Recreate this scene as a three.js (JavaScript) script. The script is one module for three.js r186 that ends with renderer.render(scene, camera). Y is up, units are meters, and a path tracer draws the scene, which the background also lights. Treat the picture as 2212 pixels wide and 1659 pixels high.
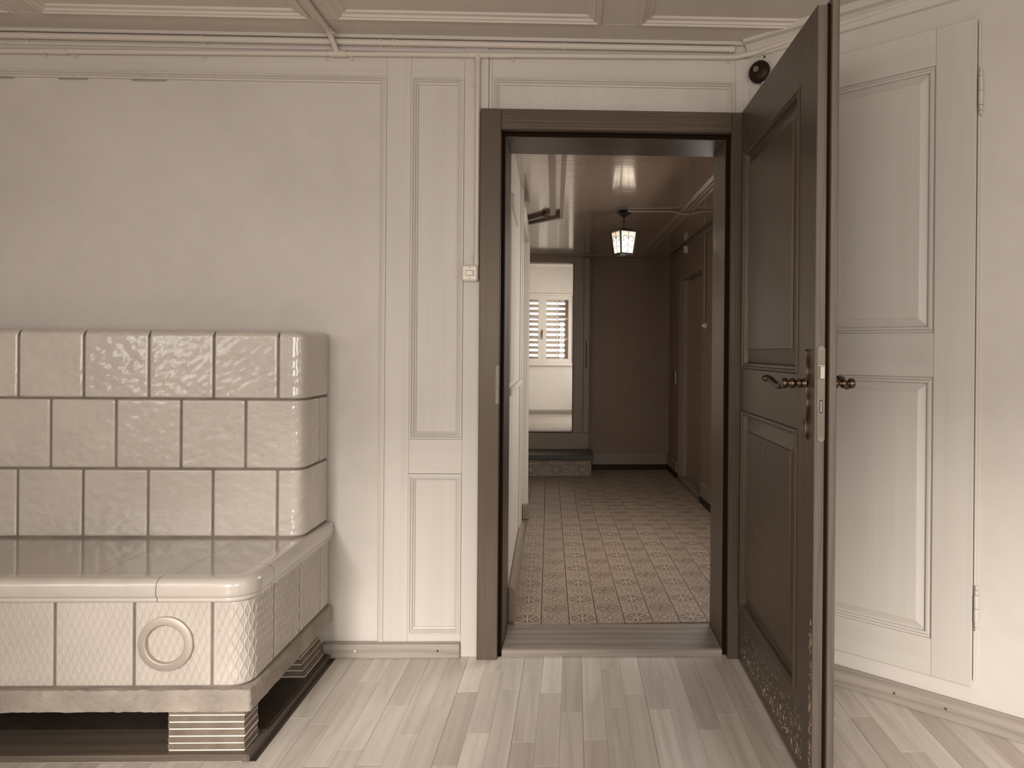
import * as THREE from 'three';
import { mergeGeometries } from 'three/addons/utils/BufferGeometryUtils.js';
import { RectAreaLightUniformsLib } from 'three/addons/lights/RectAreaLightUniformsLib.js';

// ───────────────────────── camera, sky, sun, area lights, exposure ─────────────────────────
const W = 2212, HGT = 1659, FPX = 1550, PPX = 1279.6, PPY = 762.5;
const scene = new THREE.Scene();
const camera = new THREE.PerspectiveCamera(2 * Math.atan(HGT / 2 / FPX) * 180 / Math.PI, W / HGT, 0.05, 200);
camera.position.set(0, 1.1388, 2.68);
camera.rotation.set(-0.0019, -0.0266, 0.0081, 'YXZ');
camera.setViewOffset(W, HGT, W / 2 - PPX, HGT / 2 - PPY, W, HGT);

const renderer = new THREE.WebGLRenderer({ antialias: true });
renderer.toneMapping = THREE.LinearToneMapping;
renderer.toneMappingExposure = 0.88;
renderer.shadowMap.enabled = true;
RectAreaLightUniformsLib.init();

scene.background = new THREE.Color().setRGB(2.2, 2.12, 2.04);

const sun = new THREE.DirectionalLight(new THREE.Color().setRGB(1, 0.97, 0.93), 4.6);
sun.position.set(-1.6, 4.75, 14);            // low sun behind thin cloud, shining in through the windows behind the camera
sun.target.position.set(0, 0, 0);
sun.shadow.radius = 23;
sun.castShadow = true;
sun.shadow.mapSize.set(2048, 2048);
Object.assign(sun.shadow.camera, { left: -7, right: 7, top: 7, bottom: -7, near: 0.5, far: 30 });
scene.add(sun, sun.target);

const TH = 0.0337;                                   // the corridor runs 1.9 degrees off square
const hallM = new THREE.Matrix4().makeRotationY(TH);
const hallPoint = (x, y, z) => new THREE.Vector3(x, y, z).applyMatrix4(hallM);
function windowLight(p, look, w, h, power) {         // daylight that enters through a window opening
  const l = new THREE.RectAreaLight(new THREE.Color().setRGB(1, 0.985, 0.965), power, w, h);
  l.position.copy(p); l.lookAt(look); scene.add(l); return l;
}
const V3 = (x, y, z) => new THREE.Vector3(x, y, z);
windowLight(V3(-2.38, 1.4, 2.5), V3(-1.4, 0.4, 2.5), 1.3, 1.1, 3);                  // left wall of the room
windowLight(V3(-1.15, 1.35, 4.2), V3(-1.15, 0.95, 3.2), 1.05, 1.2, 11);             // wall behind the camera
windowLight(V3(0.85, 1.35, 4.2), V3(0.85, 0.95, 3.2), 1.05, 1.2, 11);
windowLight(V3(1.94, 1.4, 2.7), V3(0.9, 0.6, 2.7), 0.7, 1.1, 3);                     // right wall of the room
windowLight(hallPoint(1.0, 1.4, -1.2), hallPoint(0, 0.7, -1.2), 1.0, 0.8, 9.5);        // corridor, right-hand wall
windowLight(hallPoint(0.66, 1.3, -5.1), hallPoint(-1, 1.1, -5.1), 0.9, 1.0, 10);     // far room, right wall

// ───────────────────────── helpers ─────────────────────────
function mulberry(a) { return () => { a |= 0; a = a + 0x6D2B79F5 | 0; let t = Math.imul(a ^ a >>> 15, 1 | a); t = t + Math.imul(t ^ t >>> 7, 61 | t) ^ t; return ((t ^ t >>> 14) >>> 0) / 4294967296; }; }
const rnd = mulberry(20);
const rr = (a, b) => a + (b - a) * rnd();
const hash = (x, y, s) => { let h = Math.imul(x, 374761393) ^ Math.imul(y, 668265263) ^ Math.imul(s, 2246822519); h = Math.imul(h ^ h >>> 13, 1274126177); return ((h ^ h >>> 16) >>> 0) / 4294967296; };
const mod = (a, n) => ((a % n) + n) % n;
function vnoise(x, y, px, py, s) {
  const xi = Math.floor(x), yi = Math.floor(y), fx = x - xi, fy = y - yi;
  const u = fx * fx * (3 - 2 * fx), v = fy * fy * (3 - 2 * fy);
  const a = hash(mod(xi, px), mod(yi, py), s), b = hash(mod(xi + 1, px), mod(yi, py), s), c = hash(mod(xi, px), mod(yi + 1, py), s), d = hash(mod(xi + 1, px), mod(yi + 1, py), s);
  return (a + (b - a) * u) * (1 - v) + (c + (d - c) * u) * v;
}
function fbm(u, v, nx, ny, oct, s) { let t = 0, a = 0.5, k = 0; for (let i = 0; i < oct; i++) { t += a * vnoise(u * nx, v * ny, nx, ny, s + i); k += a; a *= 0.5; nx *= 2; ny *= 2; } return t / k; }
function tex(w, h, fn, srgb) {
  const d = new Uint8Array(w * h * 4);
  for (let j = 0; j < h; j++) for (let i = 0; i < w; i++) {
    const c = fn(i / w, j / h), k = (j * w + i) * 4, q = Array.isArray(c) ? c : [c, c, c];
    d[k] = 255 * Math.min(1, Math.max(0, q[0])); d[k + 1] = 255 * Math.min(1, Math.max(0, q[1])); d[k + 2] = 255 * Math.min(1, Math.max(0, q[2])); d[k + 3] = 255;
  }
  const t = new THREE.DataTexture(d, w, h); t.wrapS = t.wrapT = THREE.RepeatWrapping; t.magFilter = THREE.LinearFilter; t.minFilter = THREE.LinearMipmapLinearFilter; t.generateMipmaps = true;
  if (srgb) t.colorSpace = THREE.SRGBColorSpace; t.needsUpdate = true; return t;
}
const rep = (t, x, y = x) => { const c = t.clone(); c.repeat.set(1 / x, 1 / y); c.needsUpdate = true; return c; };   // x, y: metres a repeat covers
const lin = (r, g, b) => new THREE.Color().setRGB(r, g, b);

// triangle collector with flat normals
class Tri {
  constructor() { this.p = []; }
  tri(a, b, c) { this.p.push(...a, ...b, ...c); return this; }
  quad(a, b, c, d) { return this.tri(a, b, c).tri(a, c, d); }
  geo() { const g = new THREE.BufferGeometry(); g.setAttribute('position', new THREE.Float32BufferAttribute(this.p, 3)); g.computeVertexNormals(); return g; }
}
// uv in metres from the dominant axis, v along the grain
function uvm(g, grain = 'y', ou = 0, ov = 0) {
  if (g.index) { const n = g.toNonIndexed(); g = n; }
  const p = g.attributes.position, n = g.attributes.normal, uv = new Float32Array(p.count * 2), ax = { x: 0, y: 1, z: 2 }[grain];
  for (let i = 0; i < p.count; i += 3) {
    let s = [0, 0, 0];
    for (let k = 0; k < 3; k++) { s[0] += n.getX(i + k); s[1] += n.getY(i + k); s[2] += n.getZ(i + k); }
    s = s.map(Math.abs);
    const d = s[0] > s[1] && s[0] > s[2] ? 0 : s[1] > s[2] ? 1 : 2;
    let a = d === 0 ? 2 : 0, b = d === 1 ? 2 : 1;
    if (a === ax) { const q = a; a = b; b = q; }
    for (let k = 0; k < 3; k++) { const P = [p.getX(i + k), p.getY(i + k), p.getZ(i + k)]; uv[(i + k) * 2] = P[a] + ou; uv[(i + k) * 2 + 1] = P[b] + ov; }
  }
  g.setAttribute('uv', new THREE.BufferAttribute(uv, 2)); return g;
}
// box with chamfered edges
function bev(x0, x1, y0, y1, z0, z1, b = 0.002, grain = 'y') {
  b = Math.min(b, (x1 - x0) / 2.01, (y1 - y0) / 2.01, (z1 - z0) / 2.01);
  const t = new Tri(), X = [x0, x1], Y = [y0, y1], Z = [z0, z1];
  const c = (i, j, k, ax) => { const s = [i, j, k], lo = [x0, y0, z0], hi = [x1, y1, z1]; return [0, 1, 2].map(q => q === ax ? (s[q] ? hi[q] : lo[q]) : (s[q] ? hi[q] - b : lo[q] + b)); };
  const face = (ax, s) => { const o = [0, 1, 2].filter(q => q !== ax), v = (p, q) => { const m = [0, 0, 0]; m[ax] = s; m[o[0]] = p; m[o[1]] = q; return c(...m, ax); }; let q = [v(0, 0), v(1, 0), v(1, 1), v(0, 1)]; if ((ax === 1) === (s === 1)) q = q.reverse(); t.quad(...q); };
  for (const ax of [0, 1, 2]) for (const s of [0, 1]) face(ax, s);
  const ctr = [(x0 + x1) / 2, (y0 + y1) / 2, (z0 + z1) / 2];
  const out = (...q) => { const A = q[0], B = q[1], C = q[2], n = [(B[1] - A[1]) * (C[2] - A[2]) - (B[2] - A[2]) * (C[1] - A[1]), (B[2] - A[2]) * (C[0] - A[0]) - (B[0] - A[0]) * (C[2] - A[2]), (B[0] - A[0]) * (C[1] - A[1]) - (B[1] - A[1]) * (C[0] - A[0])]; const m = q.reduce((s, v) => s.map((e, i) => e + v[i] / q.length), [0, 0, 0]); if (n.reduce((s, e, i) => s + e * (m[i] - ctr[i]), 0) < 0) q.reverse(); q.length === 3 ? t.tri(...q) : t.quad(...q); };
  for (let ax = 0; ax < 3; ax++) { const o = [0, 1, 2].filter(q => q !== ax); for (const p of [0, 1]) for (const q of [0, 1]) { const m0 = [0, 0, 0], m1 = [0, 0, 0]; m0[ax] = 0; m1[ax] = 1; m0[o[0]] = m1[o[0]] = p; m0[o[1]] = m1[o[1]] = q; out(c(...m0, o[0]), c(...m1, o[0]), c(...m1, o[1]), c(...m0, o[1])); } }
  for (const i of [0, 1]) for (const j of [0, 1]) for (const k of [0, 1]) out(c(i, j, k, 0), c(i, j, k, 1), c(i, j, k, 2));
  return uvm(t.geo(), grain);
}
const box = (x0, x1, y0, y1, z0, z1, grain = 'y') => { const g = new THREE.BoxGeometry(x1 - x0, y1 - y0, z1 - z0); g.translate((x0 + x1) / 2, (y0 + y1) / 2, (z0 + z1) / 2); return uvm(g, grain); };
// mitred picture-frame moulding round a rectangle in XY; profile = [inset, height][]
function ringMould(x0, x1, y0, y1, prof, sides = 'brtl') {
  const t = new Tri();
  for (let i = 0; i + 1 < prof.length; i++) {
    const R = k => { const [d, h] = prof[k]; return [[x0 + d, y0 + d, h], [x1 - d, y0 + d, h], [x1 - d, y1 - d, h], [x0 + d, y1 - d, h]]; };
    const o = R(i), n = R(i + 1);
    'brtl'.split('').forEach((s, q) => { if (sides.includes(s)) t.quad(o[q], o[(q + 1) % 4], n[(q + 1) % 4], n[q]); });
  }
  return uvm(t.geo(), 'y');
}
const rectXY = (x0, x1, y0, y1, z) => uvm(new Tri().quad([x0, y0, z], [x1, y0, z], [x1, y1, z], [x0, y1, z]).geo());
// grid surface f(i01, j01) -> [x,y,z], smooth normals
function gridSurf(nu, nv, f, uvf) {
  const p = [], uv = [], idx = [];
  for (let j = 0; j <= nv; j++) for (let i = 0; i <= nu; i++) { const q = f(i / nu, j / nv); p.push(...q); const w = uvf ? uvf(i / nu, j / nv) : [q[0], q[1]]; uv.push(...w); }
  for (let j = 0; j < nv; j++) for (let i = 0; i < nu; i++) { const a = j * (nu + 1) + i, b = a + 1, c = a + nu + 2, d = a + nu + 1; idx.push(a, b, c, a, c, d); }
  const g = new THREE.BufferGeometry(); g.setAttribute('position', new THREE.Float32BufferAttribute(p, 3)); g.setAttribute('uv', new THREE.Float32BufferAttribute(uv, 2)); g.setIndex(idx); g.computeVertexNormals(); return g;
}
const lathe = (pts, seg = 24) => new THREE.LatheGeometry(pts.map(q => new THREE.Vector2(q[0], q[1])), seg);
const tube = (pts, r, seg = 40, rad = 10) => new THREE.TubeGeometry(new THREE.CatmullRomCurve3(pts.map(q => new THREE.Vector3(...q)), false, 'catmullrom', 0.2), seg, r, rad);
const cyl = (r, h, seg = 16) => new THREE.CylinderGeometry(r, r, h, seg);
const merge = list => mergeGeometries(list.map(g => { g = g.index ? g.toNonIndexed() : g; if (!g.attributes.uv) uvm(g); for (const k of Object.keys(g.attributes)) if (!['position', 'normal', 'uv'].includes(k)) g.deleteAttribute(k); return g; }));

const used = {};
function numbered(n) { if (!(n in used)) { used[n] = 0; return n; } used[n]++; return n + '_' + String(used[n]).padStart(3, '0'); }
function shadow(m) { m.castShadow = m.receiveShadow = true; return m; }
function thing(name, label, category, pos = [0, 0, 0], turn = 0, extra = {}) {
  const g = new THREE.Group(); g.name = numbered(name); g.position.set(...pos); g.rotation.y = turn; g.userData = { label, category, ...extra }; scene.add(g); return g;
}
const struct = (name, label, category, pos, turn) => thing(name, label, category, pos, turn, { kind: 'structure' });
function part(parent, name, geo, mat, label) { const m = shadow(new THREE.Mesh(geo, mat)); m.name = name; if (label) m.userData.label = label; parent.add(m); return m; }
function single(name, geo, mat, label, category, pos = [0, 0, 0], turn = 0, extra = {}) { const m = shadow(new THREE.Mesh(geo, mat)); m.name = numbered(name); m.position.set(...pos); m.rotation.y = turn; m.userData = { label, category, ...extra }; scene.add(m); return m; }

// ───────────────────────── materials ─────────────────────────
const tPlaster = tex(512, 512, (u, v) => { const a = fbm(u, v, 3, 3, 4, 11), b = fbm(u, v, 24, 24, 3, 31); return 0.92 + (a - 0.5) * 0.07 + (b - 0.5) * 0.03; }, true);
const tPlasterB = tex(512, 512, (u, v) => fbm(u, v, 6, 6, 5, 51));
const tGrain = tex(512, 512, (u, v) => { const w = u + 0.02 * (fbm(u, v, 3, 2, 2, 5) - 0.5); return 0.92 + 0.045 * (fbm(w, v, 40, 2, 4, 71) - 0.5) + 0.05 * (fbm(u, v, 3, 2, 2, 81) - 0.5); }, true);
const tGrainB = tex(512, 512, (u, v) => fbm(u + 0.02 * (fbm(u, v, 3, 2, 2, 5) - 0.5), v, 48, 2, 4, 91));
const tOak = tex(1024, 1024, (u, v) => {
  const w = u * 9 + 1.6 * fbm(u, v, 3, 2, 3, 101), ring = Math.abs((w % 1) - 0.5) * 2;
  const pore = fbm(u, v, 160, 10, 2, 111), str = fbm(u, v, 26, 1, 3, 121);
  return 0.84 - 0.10 * Math.pow(ring, 3) + 0.15 * (str - 0.5) - 0.16 * Math.max(0, pore - 0.58) + 0.05 * (fbm(u, v, 5, 3, 2, 131) - 0.5);
}, true);
const tLam = tex(1024, 1024, (u, v) => 0.9 + 0.10 * (fbm(u + 0.03 * (fbm(u, v, 2, 3, 2, 211) - 0.5), v, 34, 2, 4, 221) - 0.5) - 0.10 * Math.max(0, fbm(u, v, 190, 14, 2, 231) - 0.6) + 0.05 * (fbm(u, v, 4, 4, 3, 241) - 0.5) - 0.05 * Math.pow(Math.abs(((u * 7 + 1.9 * fbm(u, v, 3, 2, 3, 251)) % 1) - 0.5) * 2, 4), true);
const tCement = tex(512, 512, (u, v) => 0.86 + 0.26 * (fbm(u, v, 8, 8, 5, 141) - 0.5) - 0.25 * Math.max(0, fbm(u, v, 40, 40, 2, 151) - 0.68), true);
const tCementB = tex(512, 512, (u, v) => fbm(u, v, 30, 30, 4, 161));
const tGlaze = tex(512, 512, (u, v) => 0.92 + 0.08 * (fbm(u, v, 5, 5, 4, 171) - 0.5) - (vnoise(u * 120, v * 120, 120, 120, 181) > 0.985 ? 0.3 : 0), true);
const tGlazeB = tex(512, 512, (u, v) => fbm(u, v, 10, 16, 4, 191));
const tVarnishB = tex(512, 512, (u, v) => fbm(u, v, 4, 24, 4, 201));

const std = o => new THREE.MeshStandardMaterial(o), phy = o => new THREE.MeshPhysicalMaterial(o);
const PAINT = [0.63, 0.563, 0.495];
const M = {
  plaster: std({ color: lin(...PAINT), map: rep(tPlaster, 1.3), roughness: 0.62, bumpMap: rep(tPlasterB, 0.9), bumpScale: 0.0025 }),
  paint: std({ color: lin(...PAINT), map: rep(tGrain, 0.7, 1.6), roughness: 0.45, bumpMap: rep(tGrainB, 0.4, 1.2), bumpScale: 0.0003 }),
  ceiling: std({ color: lin(0.68, 0.60, 0.52), map: rep(tPlaster, 1.7), roughness: 0.55, bumpMap: rep(tGrainB, 0.6), bumpScale: 0.0004 }),
  conduit: std({ color: lin(0.56, 0.485, 0.41), roughness: 0.5 }),
  dark: phy({ specularColor: lin(1, 0.82, 0.66), color: lin(0.085, 0.060, 0.043), map: rep(tGrain, 0.35, 1.2), roughness: 0.36, bumpMap: rep(tGrainB, 0.22, 1.0), bumpScale: 0.0008 }),
  rubber: phy({ color: lin(0.012, 0.006, 0.003), roughness: 0.9, specularIntensity: 0.25, specularColor: lin(1, 0.75, 0.55) }),
  oak: std({ color: lin(0.46, 0.385, 0.318), map: rep(tOak, 0.5, 1.4), roughness: 0.45, bumpMap: rep(tGrainB, 0.2, 0.9), bumpScale: 0.0003 }),
  sillOak: std({ color: lin(0.34, 0.272, 0.217), map: rep(tOak, 0.5, 1.4), roughness: 0.4 }),
  glaze: phy({ color: lin(0.56, 0.485, 0.415), map: rep(tGlaze, 0.6), roughness: 0.4, clearcoat: 1, clearcoatRoughness: 0.06, bumpMap: rep(tGlazeB, 0.3), bumpScale: 0.003 }),
  glazeFlat: phy({ color: lin(0.43, 0.365, 0.305), map: rep(tGlaze, 0.6), roughness: 0.4, clearcoat: 1, clearcoatRoughness: 0.07, bumpMap: rep(tGlazeB, 0.3), bumpScale: 0.0004 }),
  relief: phy({ color: lin(0.575, 0.50, 0.428), map: rep(tGlaze, 0.6), roughness: 0.38, clearcoat: 1, clearcoatRoughness: 0.1 }),
  grout: std({ color: lin(0.235, 0.188, 0.15), roughness: 0.95, map: rep(tCement, 0.4) }),
  cement: std({ color: lin(0.43, 0.36, 0.295), map: rep(tCement, 0.6), roughness: 0.95, bumpMap: rep(tCementB, 0.3), bumpScale: 0.003 }),
  clay: std({ color: lin(0.23, 0.173, 0.13), map: rep(tCement, 0.3), roughness: 0.9 }),
  mortar: std({ color: lin(0.78, 0.69, 0.60), roughness: 0.95 }),
  slate: std({ color: lin(0.085, 0.059, 0.042), map: rep(tCement, 0.3), roughness: 0.42 }),
  hearth: std({ color: lin(0.19, 0.14, 0.103), map: rep(tOak, 0.5, 1.2), roughness: 0.5 }),
  brass: std({ color: lin(0.105, 0.074, 0.051), metalness: 1, roughness: 0.28 }),
  ring: std({ color: lin(0.44, 0.375, 0.315), metalness: 0.5, roughness: 0.45 }),
  steel: std({ color: lin(0.17, 0.135, 0.107), metalness: 0.75, roughness: 0.45 }),
  black: phy({ color: lin(0.012, 0.007, 0.004), roughness: 0.45, specularIntensity: 0.6, specularColor: lin(1, 0.8, 0.62) }),
  plastic: phy({ color: lin(0.66, 0.575, 0.485), roughness: 0.3 }),
  chip: std({ color: lin(0.62, 0.52, 0.43), roughness: 0.8 }),
  hallWall: phy({ specularColor: lin(1, 0.84, 0.7), color: lin(0.25, 0.17, 0.122), map: rep(tPlaster, 1.1), roughness: 0.55, bumpMap: rep(tPlasterB, 0.5), bumpScale: 0.002 }),
  hallLight: std({ color: lin(0.66, 0.58, 0.49), map: rep(tGrain, 0.7, 1.6), roughness: 0.45 }),
  hallCeil: phy({ color: lin(0.37, 0.28, 0.213), specularColor: lin(1, 0.88, 0.76), map: rep(tGrain, 0.9, 1.6), roughness: 0.2, bumpMap: rep(tVarnishB, 1.6, 0.8), bumpScale: 0.0022, clearcoat: 1, clearcoatRoughness: 0.1 }),
  hallWood: phy({ specularColor: lin(1, 0.84, 0.7), color: lin(0.30, 0.225, 0.17), map: rep(tGrain, 0.35, 1.2), roughness: 0.42 }),
  hallBase: std({ color: lin(0.22, 0.168, 0.13), roughness: 0.4 }),
  farWhite: std({ color: lin(0.74, 0.66, 0.57), map: rep(tPlaster, 1.3), roughness: 0.7 }),
  farFloor: std({ color: lin(0.50, 0.42, 0.345), map: rep(tOak, 0.4, 1.4), roughness: 0.5 }),
  shutter: std({ color: lin(0.70, 0.62, 0.53), roughness: 0.6 }),
  glass: phy({ color: lin(1, 1, 1), transmission: 1, roughness: 0.0, thickness: 0, ior: 1.5 }),
  iron: std({ color: lin(0.018, 0.011, 0.007), roughness: 0.5, metalness: 0.3 }),
  lampGlass: phy({ color: lin(0.93, 0.86, 0.77), transmission: 0.55, roughness: 0.95, thickness: 0, side: THREE.DoubleSide }),
};
// ───────────────────────── main room: floor ─────────────────────────
const RX = 0.65, WA = 0.8447, RT = WA - Math.PI / 2;       // the angled wall starts at x = RX on the back wall
const ZB = 4.3, XL = -2.45, XR = 2.0, CEIL = 2.3;
const wallZ = x => x > RX ? (x - RX) / Math.tan(WA) : 0;     // where the angled wall meets the floor
{
  const floor = struct('floor', 'light wood strip laminate floor of the room', 'floor');
  part(floor, 'subfloor', box(-2.7, 2.3, -0.2, -0.012, -0.02, ZB + 0.1, 'z'), M.sillOak);
  const tones = [[0.70, 0.615, 0.53], [0.64, 0.555, 0.475], [0.77, 0.685, 0.595], [0.585, 0.50, 0.42], [0.67, 0.585, 0.50], [0.73, 0.645, 0.557]];
  const mats = tones.map(c => std({ color: lin(...c), map: rep(tLam, 0.42, 1.1), roughness: 0.3, bumpMap: rep(tGrainB, 0.2, 0.9), bumpScale: 0.0002 }));
  const SW = 0.0697, far = [[], [], [], [], [], []];
  let k = 0;
  for (let x = XL - 0.02; x < XR; x += SW, k++) {
    const xm = x + SW / 2;
    let z = (xm < -0.89 ? 0.676 : xm < RX ? (xm > -0.27 && xm < 0.58 ? -0.012 : 0) : wallZ(xm) - 0.03) - 0.0;
    const zEnd = 1.15;
    const startPhase = hash(Math.floor(k / 3), 3, 7);
    let first = true;
    while (z < ZB) {
      let len = first ? 0.12 + 0.5 * hash(k, 11, 5) : 0.26 + 0.34 * hash(k, Math.round(z * 100), 9);
      let z1 = Math.min(ZB, z + len);
      const q = Math.floor(hash(k, Math.round(z * 1000), 17) * 6);
      const g = bev(x, x + SW - (k % 3 === 2 ? 0.0008 : 0.0003), -0.012, 0, z, z1 - 0.0003, 0.0006, 'z');
      uvm(g, 'z', hash(k, Math.round(z * 977), 21) * 7, hash(k, Math.round(z * 631), 23) * 9);
      if (z < zEnd && xm > -1.75 && xm < 1.75) part(floor, 'floor_strip', g, mats[q]); else far[q].push(g);
      z = z1; first = false;
    }
  }
  far.forEach((l, i) => { if (l.length) { const m = part(floor, 'floor_strips', merge(l), mats[i]); m.userData.kind = 'stuff'; } });
}
// ───────────────────────── main room: back wall ─────────────────────────
const OPL = -0.272, OPR = 0.583, OPT = 1.955;                // doorway in the back wall
const PROF = [[0, 0], [0.0015, 0.006], [0.008, 0.0068], [0.0102, 0.0005], [0.017, 0.0032], [0.0195, -0.003], [0.024, -0.0045], [0.026, -0.013]];
{
  const w = struct('wall_back', 'painted panelled wall with the doorway, left of it a plastered field above the stove', 'wall');
  part(w, 'masonry', merge([box(-2.7, OPL - 0.03, -0.2, 2.5, -0.25, -0.02), box(OPR + 0.03, 1.4, -0.2, 2.5, -0.25, -0.02), box(OPL - 0.03, OPR + 0.03, OPT + 0.03, 2.5, -0.25, -0.02)]), M.plaster);
  // plaster field with a broken, gaping upper edge
  const sh = new THREE.Shape(); sh.moveTo(-2.5, 0); sh.lineTo(-0.7, 0); sh.lineTo(-0.7, 2.136);
  const jag = []; for (let x = -0.72; x > -2.5; x -= 0.011) jag.push(x);
  for (const x of jag) { const deep = x < -1.5 ? (0.5 + 0.5 * Math.sin(x * 23)) * (fbm(mod(x, 4) / 4, 0.3, 60, 2, 3, 301)) : x < -1.15 ? 0.25 * (vnoise(x * 14 + 99, 1, 500, 5, 4) > 0.72 ? 1 : 0) : 0; sh.lineTo(x, deep > 0.3 ? 2.1275 - 0.012 * Math.min(0.6, deep) : 2.136); }
  sh.lineTo(-2.5, 2.13);
  const pg = new THREE.ExtrudeGeometry(sh, { depth: 0.008, bevelEnabled: false }); pg.translate(0, 0, -0.02);
  part(w, 'plaster_field', uvm(pg), M.plaster);
  part(w, 'moulding', ringMould(-2.52, -0.697, -0.3, 2.154, PROF, 'rt').translate(0, 0, 0), M.paint);
  const b = (name, x0, x1, y0, y1, z1 = 0, gr = 'y', bb = 0.0015) => part(w, name, bev(x0, x1, y0, y1, -0.022, z1, bb, gr), M.paint);
  b('rail', -2.5, -0.699, 2.154, 2.31, 0, 'x');
  b('stile', -0.699, -0.608, 0, 2.31, 0.0006);
  b('rail', -0.608, -0.411, 2.151, 2.31, 0, 'x'); b('rail', -0.608, -0.411, 0.68, 0.809, 0, 'x'); b('rail', -0.608, -0.411, 0, 0.084, 0, 'x');
  b('stile', -0.411, -0.322, 0, 2.31, 0.003); b('stile', -0.321, -0.309, 1.95, 2.31, 0);
  b('rail', -0.309, 0.6, 2.155, 2.31, 0, 'x'); b('stile', 0.6, RX + 0.03, 0, 2.31, 0);
  const pn = (x0, x1, y0, y1) => { part(w, 'moulding', ringMould(x0, x1, y0, y1, PROF), M.paint); part(w, 'panel', rectXY(x0 + 0.02, x1 - 0.02, y0 + 0.02, y1 - 0.02, -0.0105), M.paint); };
  pn(-0.608, -0.411, 0.809, 2.151); pn(-0.608, -0.411, 0.084, 0.68); pn(-0.309, 0.6, 1.968, 2.155);
}
// oak skirting
{
  const s = struct('baseboard_back', 'low oak skirting board between the stove and the doorway', 'skirting');
  part(s, 'board', merge([bev(-0.915, -0.411, 0, 0.054, 0, 0.018, 0.003, 'x'), bev(-0.915, -0.411, 0.053, 0.058, 0, 0.009, 0.002, 'x')]), M.oak);
  for (const [x, m] of [[-0.795, M.mortar], [-0.492, M.black]]) { const g = cyl(0.0035, 0.002, 12); g.rotateX(Math.PI / 2); g.translate(x, 0.029, 0.0185); part(s, 'screw', g, m); }
}
// ───────────────────────── door frame ─────────────────────────
{
  const f = struct('trim_1', 'dark brown wooden door frame with oak threshold round the doorway', 'door frame');
  part(f, 'casing', bev(-0.3475, OPL, 0, 2.031, 0.0, 0.03, 0.002), M.dark);
  part(f, 'casing', bev(OPR, 0.64, 0, 2.031, 0.0, 0.03, 0.002), M.dark);
  part(f, 'head_casing', bev(OPL + 0.0004, OPR - 0.0004, OPT, 2.031, 0.0, 0.03, 0.002, 'x'), M.dark);
  // rebate with black seal
  part(f, 'seal', merge([box(OPL - 0.02, -0.2605, 0.0, OPT + 0.02, -0.022, -0.012), box(0.5705, OPR + 0.02, 0.0, OPT + 0.02, -0.022, -0.012), box(-0.2605, 0.5705, 1.9435, OPT + 0.02, -0.022, -0.012)]), M.rubber);
  part(f, 'rebate', merge([box(OPL - 0.028, OPL, 0, OPT + 0.02, -0.012, 0.0), box(OPR, OPR + 0.028, 0, OPT + 0.02, -0.012, 0), box(OPL, OPR, OPT, OPT + 0.02, -0.012, 0)]), M.rubber);
  part(f, 'jamb', bev(-0.29, -0.2585, 0.0, 1.96, -0.252, -0.022, 0.0015), M.dark);
  part(f, 'jamb', bev(0.5685, 0.6, 0.0, 1.96, -0.252, -0.022, 0.0015), M.dark);
  part(f, 'head', bev(-0.2585, 0.5685, 1.9415, 1.97, -0.252, -0.022, 0.0015, 'x'), M.dark);
  part(f, 'threshold', bev(-0.2585, 0.5685, -0.01, 0.0255, -0.25, -0.006, 0.003, 'x'), M.sillOak, 'worn oak threshold board');
  part(f, 'threshold_nosing', bev(-0.2585, 0.5685, -0.01, 0.0225, -0.0055, -0.0005, 0.001, 'x'), M.oak, 'pale oak front edge of the threshold');
  part(f, 'strike_plate', bev(-0.2855, -0.2725, 0.943, 1.086, 0.0295, 0.0318, 0.0012), std({ color: lin(0.33, 0.272, 0.222), map: rep(tCement, 0.12), roughness: 0.6 }), 'paint-smeared steel strike plate');
}
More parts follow.
